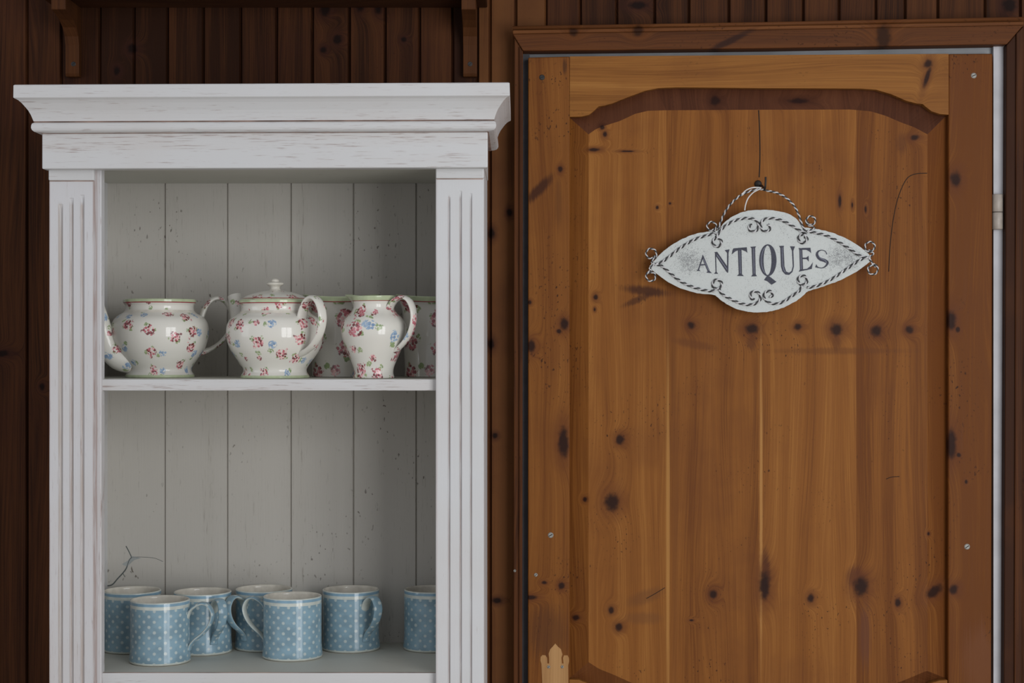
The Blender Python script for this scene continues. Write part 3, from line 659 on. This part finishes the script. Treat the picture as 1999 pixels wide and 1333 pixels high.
# stiles and pilasters
xs_in0, xs_in1 = PX(198, Y_STILE), PX(850.5, Y_STILE)
mb = MB(); mb.box(XO0 + 0.0004, xs_in0, Y_STILE, Y_STILE + 0.020, 0, zf + 0.003); mb.build('stile', M_pilL, cab, 0.0015, 2)
mb = MB(); mb.box(xs_in1, XO1 - 0.0002, Y_STILE, Y_STILE + 0.020, 0, zf + 0.003); mb.build('stile', M_pilR, cab, 0.0015, 2)
def pilaster(x0, x1, flutes, tops, fw, fd, mat, ycap0, ycap1):
    """flat pilaster with round-bottomed flutes that run out under the capital"""
    mb = MB(); zt = PZ(ycap1, Y_PIL) + 0.0005; cols = {x0, x1}
    for f in flutes:
        for k in range(-4, 5): cols.add(f + fw * k / 4)
    cols = sorted(cols)
    rows = [0.0]
    zs = sorted({round(PZ(t, Y_PIL) - d, 6) for t in tops for d in (0, 0.0008, 0.002, 0.004, 0.007, 0.012)})
    rows += zs + [zt]
    def dep(x, z):
        for f, t in zip(flutes, tops):
            if abs(x - f) < fw:
                q = (PZ(t, Y_PIL) - z) / 0.010; q = 0 if q <= 0 else min(1, math.sqrt(q))
                return fd * q * math.sqrt(max(0, 1 - ((x - f) / fw) ** 2))
        return 0
    b = len(mb.v); n = len(cols)
    for z in rows:
        for x in cols: mb.v.append(Vector((x, Y_PIL + dep(x, z), z)))
    for i in range(len(rows) - 1):
        for j in range(n - 1): mb.idx([b + i * n + j, b + i * n + j + 1, b + (i + 1) * n + j + 1, b + (i + 1) * n + j])
    ye = Y_STILE + 0.001
    mb.face([(x0, Y_PIL, 0), (x0, Y_PIL, zt), (x0, ye, zt), (x0, ye, 0)]); mb.face([(x1, Y_PIL, 0), (x1, ye, 0), (x1, ye, zt), (x1, Y_PIL, zt)])
    mb.face([(x0, Y_PIL, zt), (x1, Y_PIL, zt), (x1, ye, zt), (x0, ye, zt)])
    o = mb.build('pilaster', mat, cab)
    cp = MB(); cp.box(x0 - 0.0004, x1 + 0.0012, Y_PIL - 0.004, ye, PZ(ycap1, Y_PIL), PZ(ycap0, Y_PIL)); 
    cp.build('capital', M_paint, o, 0.0018, 3)
    gl = MB(); gl.box(x0 + 0.0004, x1 - 0.0004, Y_PIL - 0.0008, ye, PZ(ycap1 + 1.6, Y_PIL), PZ(ycap1, Y_PIL)); gl.build('capital_line', M_glaze, o)
pilaster(XO0, PX(183, Y_PIL), [PX(118.5, Y_PIL), PX(139.5, Y_PIL), PX(160.5, Y_PIL)], [398, 386, 380], 0.0033, 0.0036, M_pilL, 330, 352.5)
pilaster(PX(851.5, Y_PIL), XO1 - 0.0012, [PX(876.5, Y_PIL), PX(899, Y_PIL), PX(919, Y_PIL)], [384, 372, 377], 0.0021, 0.0030, M_pilR, 327, 348.5)
# shelves
Z1, Z2 = PZ(740, Y_SHELF), PZ(1312.5, Y_SHELF)
def shelf(z, th, glz=False):
    mb = MB(); mb.box(XI0, XI1, Y_SHELF, Y_BACK, z - th, z); o = mb.build('shelf', M_in, cab)
    ed = MB(); ed.box(XI0, XI1, Y_SHELF - 0.003, Y_SHELF, z - th - 0.0006, z - 0.0003); ed.build('shelf_edging', M_paint, o, 0.0007)
    if glz: g = MB(); g.box(XI0 + 0.001, XI1 - 0.001, Y_SHELF - 0.0022, Y_SHELF + 0.0002, z - 0.0004, z + 0.0003); g.build('joint_line', M_glaze, o)
shelf(Z1, 0.0158); shelf(Z2, 0.0165, True); shelf(0.62, 0.016); shelf(0.22, 0.016)
mb = MB(); mb.box(XO0 - 0.006, XO1 + 0.006, Y_PIL - 0.008, 2.77, 0.0, 0.09); mb.build('plinth', M_paint, cab, 0.002)
# crack in the back boards
bp = [x for x in cab.children if x.name.startswith('back_panel')][0]
ribbon('crack', [(199, 1139), (207, 1143), (219, 1141), (230, 1129), (241, 1117), (247, 1108), (252, 1094), (257, 1088)], 0.0010, M_crackg, bp, Y_BACK, 0.0005)
ribbon('crack', [(257, 1088), (252, 1077), (246, 1066)], 0.0008, M_crackg, bp, Y_BACK, 0.0005)
ribbon('crack', [(240, 1119), (244, 1126)], 0.0005, M_crackg, bp, Y_BACK, 0.0005)
ribbon('crack', [(257, 1088), (272, 1087), (300, 1089), (318, 1096)], 0.00035, M_crackg, bp, Y_BACK, 0.0004)
mb = MB(); mb.prism([(P(x, y, Y_BACK).x, P(x, y, Y_BACK).z) for x, y in ((257, 1085), (276, 1089), (262, 1093), (248, 1106), (238, 1101), (250, 1094))], Y_BACK - 0.0003, Y_BACK + 0.001)
mb.build('paint_chip', plain('flaked grey patch', (0.30, 0.32, 0.31), 0.7), bp)

# ------------------------------------------------------------------ china
def dense(prof, n=5): return spline(prof, n)
def ring_paths(cx, cy, z0, ang, path, s):
    ca, sa = math.cos(ang), math.sin(ang)
    return [Vector((cx + r * s * ca, cy + r * s * sa, z0 + h * s)) for r, h in path]
def pot(name, label, px, Y, prof_px, base_py, s, ang, mats, cat='teapot'):
    """prof_px: (radius px, row) listed foot to rim"""
    x = PX(px, Y); t = thing(name, label, cat, (x, Y, Z1 + 0.0002))
    return t, x
TP = [(1, 737), (60, 737), (66.5, 736.2), (67, 733.5), (64.5, 729.5), (62, 725), (62, 719), (68, 709), (77, 697), (87, 681), (93.5, 662), (95, 646), (92.5, 632), (86, 621.5), (76, 614.5), (68, 609.5), (65.5, 603),
      (66, 597), (69, 593.2), (70, 591.6), (70.4, 588), (70, 585.6), (67.5, 585), (65, 587), (63, 595), (66, 606), (75, 616), (89, 634), (91, 650), (82, 682), (60, 712), (1, 720)]
def teapot(name, label, px, Y, ang, floralm, lid, s=None):
    s = s or Y / F; x = PX(px, Y)
    t = thing(name, label, 'teapot', (x, Y, Z1 + 0.0003)); z0 = Z1 + 0.0003
    pr = dense([(r * s, (737 - y) * s) for r, y in TP], 4)
    def mf(i):
        z = 737 - (pr[i][1] + pr[i + 1][1]) / 2 / s; k = i / 4
        if k > 21.5: return 3
        if k < 3.4 and z > 731.5: return 1
        if k < 2: return 3
        if z < 590.6: return 1
        if z < 592.6: return 2
        return 0
    mb = MB(); mb.lathe(pr, x, Y, z0, 72, mf, uref=88 * s, seam=PI / 2 + 0.3)
    body = mb.build('body', [floralm, M_green, M_red, M_cream], t)
    sp = spline([(56, 34), (80, 40), (98, 58), (108, 88), (117, 122), (126, 152), (130, 163)], 5)
    rr = spline([(27, 27), (25, 25), (21, 20), (18, 17.5), (15.5, 16), (14, 14.5), (13.5, 14)], 5)
    a = ang; mb = MB(); pth = ring_paths(x, Y, z0, a, sp, s); side = (-math.sin(a), math.cos(a), 0)
    mb.tube(pth, [(p * s, q * s) for p, q in rr], 24, 0, up=side, uo=(0.11, 0.07), cap=True)
    mb.build('spout', [floralm], t)
    hp = spline([(80, 112), (87, 132), (98, 148), (113, 155), (129, 149), (140, 132), (143, 110), (135, 86), (118, 66), (98, 54), (76, 46)], 5)
    hr = [(4.5 if 0.1 < i / len(hp) < 0.9 else 5.5, 12 - 3.5 * i / len(hp)) for i in range(len(hp))]
    a2 = ang + PI; mb = MB(); side = (-math.sin(a2), math.cos(a2), 0)
    mb.tube(ring_paths(x, Y, z0, a2, hp, s), [(p * s, q * s) for p, q in hr], 18, 0, up=side, uo=(0.31, 0.02)); mb.build('handle', [floralm], t)
    if lid:
        lp = dense([(1, 583), (64, 585.5), (65, 584), (64, 582.3), (60, 580), (50, 575), (36, 570.5), (22, 567.5), (13, 566.2)], 4)
        L = [(r * s, (737 - y) * s) for r, y in lp]
        def lf(i): return 1 if 585 > lp[i][1] > 583.4 and lp[i][0] > 55 else (2 if 583.4 >= lp[i][1] > 582 and lp[i][0] > 55 else 0)
        mb = MB(); mb.lathe(L, x, Y, z0, 56, lf, uref=60 * s); lo = mb.build('lid', [floralm, M_green, M_red], t)
        kp = dense([(13.5, 567), (10.5, 564.5), (9.3, 561.5), (11, 558.5), (16, 555.5), (17, 553), (14.5, 550.8), (8.5, 549.4), (8.2, 547.6), (6.8, 545.2), (4, 543.5), (0.4, 543)], 4)
        mb = MB(); mb.lathe([(r * s, (737 - y) * s) for r, y in kp], x, Y, z0, 32); mb.build('knob', [M_cream], lo)
    return t
teapot('teapot', 'lidless rose-sprigged teapot with its spout beside the left pilaster', 312, 2.642, PI + 0.40, M_flor1, False)
teapot('teapot', 'lidded rose-sprigged teapot with a pointed knob and handle turned forward', 537, 2.596, PI - 0.76, M_flor2, True)
# milk jug
def jug():
    Y = 2.575; s = Y / F; px = 729.5; x = PX(px, Y); z0 = Z1 + 0.0003; ang = PI - 0.55
    t = thing('milk_jug', 'small jug with rose bouquets and green rim, right of the lidded teapot', 'jug', (x, Y, z0))
    JP = [(1, 738), (34, 738), (39.5, 737.4), (40, 734), (38.5, 728), (39.5, 718), (45, 703), (52, 687), (58.5, 670), (63, 655), (64.2, 642), (62, 631), (55, 620), (46, 611), (40.5, 603), (39.5, 596), (41, 589.5), (42.5, 586.6), (43.6, 583), (44.5, 578), (42.5, 577.4),
          (40, 582), (37, 594), (44, 612), (60, 636), (58, 662), (36, 716), (1, 722)]
    pr = dense([(r * s, (738 - y) * s) for r, y in JP], 4)
    def mf(i):
        y = 738 - (pr[i][1] + pr[i + 1][1]) / 2 / s; k = i / 4
        if k > 20.5: return 3
        if k < 2: return 3
        if y < 586.2: return 1
        if y < 588: return 2
        return 0
    def rm(r, z, a):
        d = (a - ang + PI) % (2 * PI) - PI; h = max(0, min(1, (z / s - 130) / 30.0)); g = math.exp(-(d / 0.42) ** 2)
        return r + 22 * s * g * h * h, z + (3.5 * g - 1.2 * (1 - math.cos(2 * d)) / 2) * s * h * h
    mb = MB(); mb.lathe(pr, x, Y, z0, 72, mf, uref=56 * s, rmod=rm, seam=PI / 2 + 0.5); mb.build('body', [M_flor3, M_green, M_red, M_cream], t)
    hp = spline([(36, 128), (42, 142), (54, 153), (70, 157), (84, 151), (93, 135), (95, 114), (89, 92), (77, 74), (64, 62), (50, 52)], 5)
    a2 = ang + PI; side = (-math.sin(a2), math.cos(a2), 0); mb = MB()
    mb.tube(ring_paths(x, Y, z0, a2, hp, s), [(4.2 * s, (12.5 - 5 * i / len(hp)) * s) for i in range(len(hp))], 18, 0, up=side, uo=(0.2, 0.1)); mb.build('handle', [M_flor3], t)
jug()
def planter(px, label):
    Y = 2.690; s = Y / F; x = PX(px, Y); z0 = Z1 + 0.0003
    t = thing('planter', label, 'flower pot', (x, Y, z0), 'matching rose china planters at the back of the upper shelf')
    PP = [(1, 736), (50, 736), (57, 735.6), (57.6, 733), (57.6, 722), (58.5, 700), (60, 670), (61, 640), (62, 615), (65, 600), (69, 592.5), (71.2, 590.2), (72, 588.4), (75, 582), (76, 579.2), (74, 578.5), (71, 582), (64, 596), (58, 620), (57, 700), (52, 725), (1, 728)]
    pr = dense([(r * s, (736 - y) * s) for r, y in PP], 4)
    def mf(i):
        y = 736 - (pr[i][1] + pr[i + 1][1]) / 2 / s; k = i / 4
        if k > 15.5: return 3
        if k < 2: return 3
        if y < 588: return 1
        if y < 590.2: return 2
        return 0
    def rm(r, z, a):
        h = max(0, min(1, (z / s - 125) / 30.0)); return r, z + 3.2 * s * h * math.cos(2 * a)
    mb = MB(); mb.lathe(pr, x, Y, z0, 72, mf, uref=60 * s, rmod=rm, seam=PI / 2); mb.build('pot_body', [M_flor4, M_green, M_red, M_cream], t)
planter(667, 'shaded rose planter with green rim, standing behind the lidded teapot and the milk jug')
planter(848, 'green-rimmed rose planter half hidden behind the right pilaster, behind the jug handle')

# ------------------------------------------------------------------ mugs
def make_mug():
    t = thing('mug', 'x', 'mug', (0, 0, 0), 'blue spotted mugs on the lower shelf')
    R = RB; pr = [(0.001, 0.002), (0.030, 0.002), (0.034, 0.0), (0.0435, 0.0), (RFOOT, 0.001), (RFOOT, 0.0035), (0.0451, 0.0075), (0.0446, 0.013), (0.0440, 0.021), (R - 0.0002, 0.045), (R, 0.0820),
          (R, 0.0824), (R + 0.0001, 0.0868), (R + 0.0001, 0.0872), (R + 0.0001, 0.0909), (R - 0.0002, 0.0922), (R - 0.0013, HM), (R - 0.0026, 0.0920), (R - 0.0031, 0.089), (R - 0.0035, 0.05), (R - 0.004, 0.012), (0.034, 0.006), (0.001, 0.0055)]
    mats = {0: 3, 1: 3, 2: 3, 3: 3, 4: 3, 11: 3, 12: 3}
    def mf(i):
        if i in (0, 1, 2, 3): return 1
        if i == 4: return 3
        if i == 10: return 3
        if i == 11: return 3
        if i in (12, 13): return 2
        if i >= 14: return 1 if i >= 16 else 3
        return 0
    mb = MB(); mb.lathe(pr, 0, 0, 0, 64, mf, uref=RB, seam=0.0)
    mb.build('body', [M_dots, M_cream, M_blue, M_band], t)
    hp = spline([(54, 84), (60, 99), (70, 108), (84, 113.5), (97, 108), (104, 92), (99, 73), (86, 56), (69, 42), (60, 31), (58, 22)], 6)
    n = len(hp); s = 1 / 1304
    hr = []
    for i in range(n):
        q = i / n; wv = 0.0075 if q < 0.5 else 0.0075 - 0.0022 * (q - 0.5) / 0.5
        if q > 0.92: wv = 0.0064
        hr.append((0.0026, wv))
    mb = MB(); mb.tube([Vector((r * s, 0, h * s)) for r, h in hp], hr, 16, 0, up=(0, 1, 0), uo=(0.006, 0.004),
                       matf=lambda k: 0 if k in (0, 1, 2, 13, 14, 15, 3, 12) else (1 if 5 <= k <= 10 else 1))
    mb.build('handle', [M_dots, M_band], t)
    return t
mug0 = make_mug()
mugs = [  # px, Y, handle angle, label
    (258.5, 2.702, -0.60, 'blue spotted mug in the lower left corner of the cabinet, behind the front left mug'),
    (312.5, 2.604, -0.08, 'blue spotted mug at the front left, handle to the right, nearest the left pilaster'),
    (395.5, 2.688, -1.00, 'blue spotted mug with handle turned forward, directly behind the handle of the front left mug'),
    (515.5, 2.720, PI + 0.95, 'blue spotted mug mostly hidden behind the centre front mug, its handle to the left'),
    (571, 2.642, PI - 0.28, 'blue spotted mug at the centre front of the lower shelf, handle pointing left'),
    (685, 2.713, -0.93, 'blue spotted mug alone right of the centre front one, handle turned forward to the right'),
    (844, 2.715, -0.85, 'blue spotted mug partly cut off by the right pilaster, no handle showing')]
for i, (px, Y, a, lab) in enumerate(mugs):
    if i == 0: t = mug0
    else:
        t = mug0.copy(); C.objects.link(t)
        for ch in mug0.children: c = ch.copy(); C.objects.link(c); c.parent = t
    t.location = (PX(px, Y), Y, Z2 + 0.0003); t.rotation_euler = (0, 0, a); t['label'] = lab

# ------------------------------------------------------------------ sign
YS = 2.735
sign = thing('antiques_sign', 'white metal ANTIQUES sign with twisted wire edging, hanging on the pine door', 'sign', tuple(P(1487, 510, YS + 0.002)))
top = [(1268, 519), (1280, 505), (1296, 490), (1316, 475), (1338, 463.5), (1362, 455.5), (1384, 451.5), (1402, 449), (1412, 437), (1426, 425), (1445, 415.5), (1466, 410.5), (1490, 409.5), (1514, 411), (1535, 416),
       (1550, 423), (1560, 433), (1567, 443), (1582, 445), (1605, 449), (1630, 456), (1655, 467), (1676, 480), (1692, 492), (1702, 502)]
bot = [(1699, 510), (1688, 519), (1672, 530), (1652, 541), (1630, 551), (1608, 559), (1588, 565), (1576, 569.5), (1566, 579), (1550, 590), (1530, 600), (1508, 607), (1484, 610), (1460, 608.5), (1438, 603),
       (1418, 593), (1404, 583), (1393, 575.5), (1372, 574), (1348, 569), (1322, 560), (1300, 548), (1283, 535), (1272, 526)]
def sm(pts): # smooth but keep the two waists crisp
    return pts
outl = [(x + random.uniform(-0.5, 0.5), y + random.uniform(-0.5, 0.5)) for x, y in spline(top, 4)[:-1] + spline(bot, 4)]
pl = MB(); pl.prism([(P(x, y, YS).x, P(x, y, YS).z) for x, y in outl], YS, YS + 0.003)
plate = pl.build('plate', M_plate, sign, 0.0008, 2)
def Lp(pts): return [(P(1340 + x * 0.15, 460 + y * 0.15, YS).x, P(1340 + x * 0.15, 460 + y * 0.15, YS).z) for x, y in pts]
def arc(cx, cy, rx, ry, a0, a1, n): return [(cx + rx * math.cos(a0 + (a1 - a0) * k / n), cy + ry * math.sin(a0 + (a1 - a0) * k / n)) for k in range(n + 1)]
def stroke(path, widths, n=6):
    p = spline(path, n); wd = spline([(v,) for v in widths], n); L = []; R = []
    for i, (x, y) in enumerate(p):
        x0, y0 = p[max(0, i - 1)]; x1, y1 = p[min(len(p) - 1, i + 1)]; d = math.hypot(x1 - x0, y1 - y0) or 1
        nx, ny = -(y1 - y0) / d * wd[i][0] / 2, (x1 - x0) / d * wd[i][0] / 2
        L.append((x + nx, y + ny)); R.append((x - nx, y - ny))
    return L + R[::-1]
letters = {
 'A': [[(213, 250), (222, 268), (165, 440), (180, 458), (133, 458), (150, 440)], [(213, 246), (232, 288), (303, 460), (331, 488), (260, 481), (276, 463), (203, 285)], [(172, 376), (244, 370), (248, 384), (168, 390)]],
 'N': [[(372, 225), (386, 232), (392, 470), (413, 496), (360, 496), (380, 470)], [(366, 214), (400, 210), (545, 420), (541, 484), (524, 474), (392, 275), (378, 240)], [(500, 188), (561, 178), (548, 225), (545, 470), (530, 465), (530, 225)]],
 'T': [[(612, 165), (785, 150), (793, 222), (774, 205), (722, 184), (690, 184), (640, 202), (590, 242), (600, 192)], [(670, 172), (716, 170), (723, 500), (746, 526), (658, 523), (682, 500)]],
 'I': [[(832, 145), (906, 139), (894, 160), (901, 500), (917, 528), (843, 531), (861, 505), (848, 165)]],
 'Q': [arc(1060, 320, 112, 208, -PI / 2, PI / 2, 20) + arc(1056, 320, 52, 192, PI / 2, -PI / 2, 20), arc(1060, 320, 112, 208, PI / 2, 3 * PI / 2, 20) + arc(1056, 320, 52, 192, 3 * PI / 2, PI / 2, 20),
       [(1045, 528), (1078, 528), (1172, 600), (1108, 638), (1052, 592), (1010, 577)]],
 'U': [[(1206, 134), (1271, 131), (1264, 150), (1276, 400), (1298, 466), (1335, 482), (1368, 460), (1384, 400), (1374, 195), (1348, 138), (1412, 140), (1391, 195), (1399, 400), (1380, 472), (1337, 511), (1288, 505), (1248, 462), (1231, 400), (1222, 160)]],
 'E': [[(1461, 160), (1507, 163), (1517, 440), (1512, 455), (1461, 470), (1478, 440), (1470, 190)], [(1500, 160), (1613, 157), (1623, 226), (1600, 205), (1560, 184), (1502, 184)], [(1502, 286), (1560, 285), (1590, 262), (1592, 336), (1565, 306), (1504, 304)],
       [(1480, 465), (1510, 438), (1570, 430), (1610, 400), (1646, 347), (1631, 432)]],
 'S': [stroke([(1826, 240), (1808, 205), (1765, 188), (1715, 205), (1700, 250), (1735, 300), (1800, 325), (1836, 352), (1812, 396), (1765, 420), (1715, 412), (1690, 395)], [12, 9, 9, 20, 34, 40, 42, 32, 18, 11, 12, 18]), [(1690, 372), (1706, 400), (1712, 420), (1676, 410)]]}
inl = {'A': [(218, 300), (290, 455)], 'N': [(398, 252), (528, 440)], 'T': [(694, 195), (701, 492)], 'I': [(872, 168), (880, 495)], 'Q': None, 'U': [(1245, 155), (1256, 400), (1285, 475)],
       'E': [(1487, 190), (1494, 435)], 'S': [(1716, 250), (1745, 292), (1800, 318), (1822, 350)]}
for ch, polys in letters.items():
    mb = MB()
    for k, p in enumerate(polys): mb.prism(Lp(p), YS - 0.0006 - 0.00003 * k, YS + 0.001)
    path = inl[ch]; 
    if path: q = stroke(path if len(path) > 2 else [path[0], ((path[0][0] + path[1][0]) / 2, (path[0][1] + path[1][1]) / 2), path[1]], [6] * max(3, len(path)), 3)
    else: q = stroke(arc(1060, 320, 86, 186, PI * 0.65, PI * 1.35, 8), [6] * 9, 2)
    mb.prism(Lp(q), YS - 0.0009, YS - 0.0005, 1)
    o = mb.build('letter', [M_letter, M_inline], plate)
# twisted wire
def rope(mb, pts, rr=0.0021, pitch=0.0115, Yc=YS - 0.0015, sub=8, Ys=None):
    if len(pts[0]) == 2: p3 = [P(x, y, YS) for x, y in pts]; p3 = [Vector((p.x, (Ys[i] if Ys else Yc), p.z)) for i, p in enumerate(p3)]
    sp = [Vector(q) for q in spline([tuple(p) for p in p3], sub)]
    # resample evenly
    st = pitch / 9; out = [sp[0]]; acc = 0
    for a, b in zip(sp, sp[1:]):
        L = (b - a).length; d = st - acc
        while d <= L: out.append(a.lerp(b, d / L)); d += st
        acc = (acc + L) % st
    if len(out) < 4: return
    for ph, mt in ((0, 0), (PI, 1)):
        path = []
        for i, p in enumerate(out):
            t = (out[min(i + 1, len(out) - 1)] - out[max(i - 1, 0)]).normalized(); up = Vector((0, 1, 0)); s_ = t.cross(up).normalized()
            a = ph + 2 * PI * i / 9; path.append(p + (s_ * math.cos(a) + up * math.sin(a)) * rr * 0.5)
        mb.tube(path, rr * 0.62, 6, mt)
def loop(cx, cy, r, a0, turns=1.0, n=12, r2=None):
    r2 = r2 or r; return [(cx + (r + (r2 - r) * k / n) * math.cos(a0 + 2 * PI * turns * k / n), cy + (r + (r2 - r) * k / n) * math.sin(a0 + 2 * PI * turns * k / n)) for k in range(n + 1)]
tip_l, tip_r = (1278, 516), (1695, 503)
mb = MB()
rope(mb, [tip_l, (1291, 512), (1309, 499), (1331, 482), (1356, 467.5), (1378, 460), (1392, 456)]); rope(mb, loop(1400, 473, 8.5, -PI / 2 - 0.4, 1.05)); rope(mb, [(1398, 463), (1405, 452), (1413, 443.5), (1428, 433.5), (1446, 427.5), (1462, 426), (1475, 429.5), (1481, 440), (1477, 449.5), (1470, 452), (1463, 448.5), (1463, 441), (1468, 439)])
rope(mb, [(1572, 465), (1571, 455), (1561, 450), (1545, 440), (1525, 430), (1505, 426), (1490, 429.5), (1484.5, 440), (1490, 450.5), (1499, 451), (1504, 444), (1499, 438)]); rope(mb, loop(1567, 466, 8.5, -PI / 2, 1.05)); rope(mb, [(1576, 452), (1592, 454.5), (1615, 460.5), (1637, 472), (1660, 487), (1676, 498), (1688, 502), tip_r])
rope(mb, [tip_r, (1688, 503.5), (1676, 509), (1660, 520), (1642, 532.5), (1622, 545.5), (1601, 555.5), (1583, 560.5), (1574, 561)]); rope(mb, loop(1566.5, 547, 9, PI / 2 + 0.4, 1.05)); rope(mb, [(1566, 556), (1561, 567), (1547, 577), (1529, 589), (1514, 593), (1500, 590), (1491, 580), (1495, 570), (1504, 568.5), (1509, 576), (1501, 580.5)])
rope(mb, [tip_l, (1291, 519), (1306, 531), (1324, 546), (1342, 556), (1365, 564), (1385, 568), (1398, 567)]); rope(mb, loop(1400, 555, 9, PI / 2 - 0.4, 1.05)); rope(mb, [(1404, 565), (1410, 574), (1425, 583), (1444, 591.5), (1463, 595), (1477, 591.5), (1484.5, 583), (1482, 573), (1473, 568.5), (1465, 574), (1467, 583), (1474, 584)])
mb.build('rope_trim', [M_roped, M_ropew], sign)
for (cx, cy, r, a0, lead) in ((1270.5, 495.5, 11.5, 1.25, [tip_l, (1272, 512)]), (1271, 539.5, 10.5, -1.5, [tip_l, (1268, 524)]), (1388.5, 442, 10, 1.2, [(1398, 457), (1393, 452)]), (1583, 431, 10, 2.2, [(1574, 452), (1590, 445)]),
                        (1698.5, 481.5, 11, 1.2, [tip_r, (1704, 496)]), (1703, 526, 11, -1.6, [tip_r, (1702, 512)])):
    mb = MB(); lp = loop(cx, cy, r, a0, -1.15 if cx < 1480 else 1.15, 14, r * 0.72)
    rope(mb, lead + lp, 0.0016, 0.0095, YS - 0.001); mb.build('scroll', [M_roped, M_ropew], sign)
mb = MB(); hw = [(1401, 448), (1405, 438), (1412, 420), (1423, 402), (1441, 384.5), (1459, 375), (1475, 370), (1486, 369.5), (1500, 373), (1516, 376.5), (1534, 386), (1550, 402), (1559, 420), (1565, 438), (1573, 452)]
rope(mb, hw, 0.0018, 0.0105, Ys=[YS - 0.0015] * len(hw)); mb.build('hanging_wire', [M_ropew, M_roped], sign)
mb = MB(); pp = [P(x, y, YS) - Vector((0, d, 0)) for x, y, d in ((1447, 380, 0.004), (1457, 371, 0.004), (1470, 366.5, 0.004), (1484, 367, 0.005), (1481, 370, 0.004), (1470, 376, 0.003), (1460, 387, 0.003), (1455, 400, 0.0025), (1453.5, 411, 0.0015))]
mb.tube(spline([tuple(p) for p in pp], 6), 0.0010, 8); mb.build('string', M_string, sign)
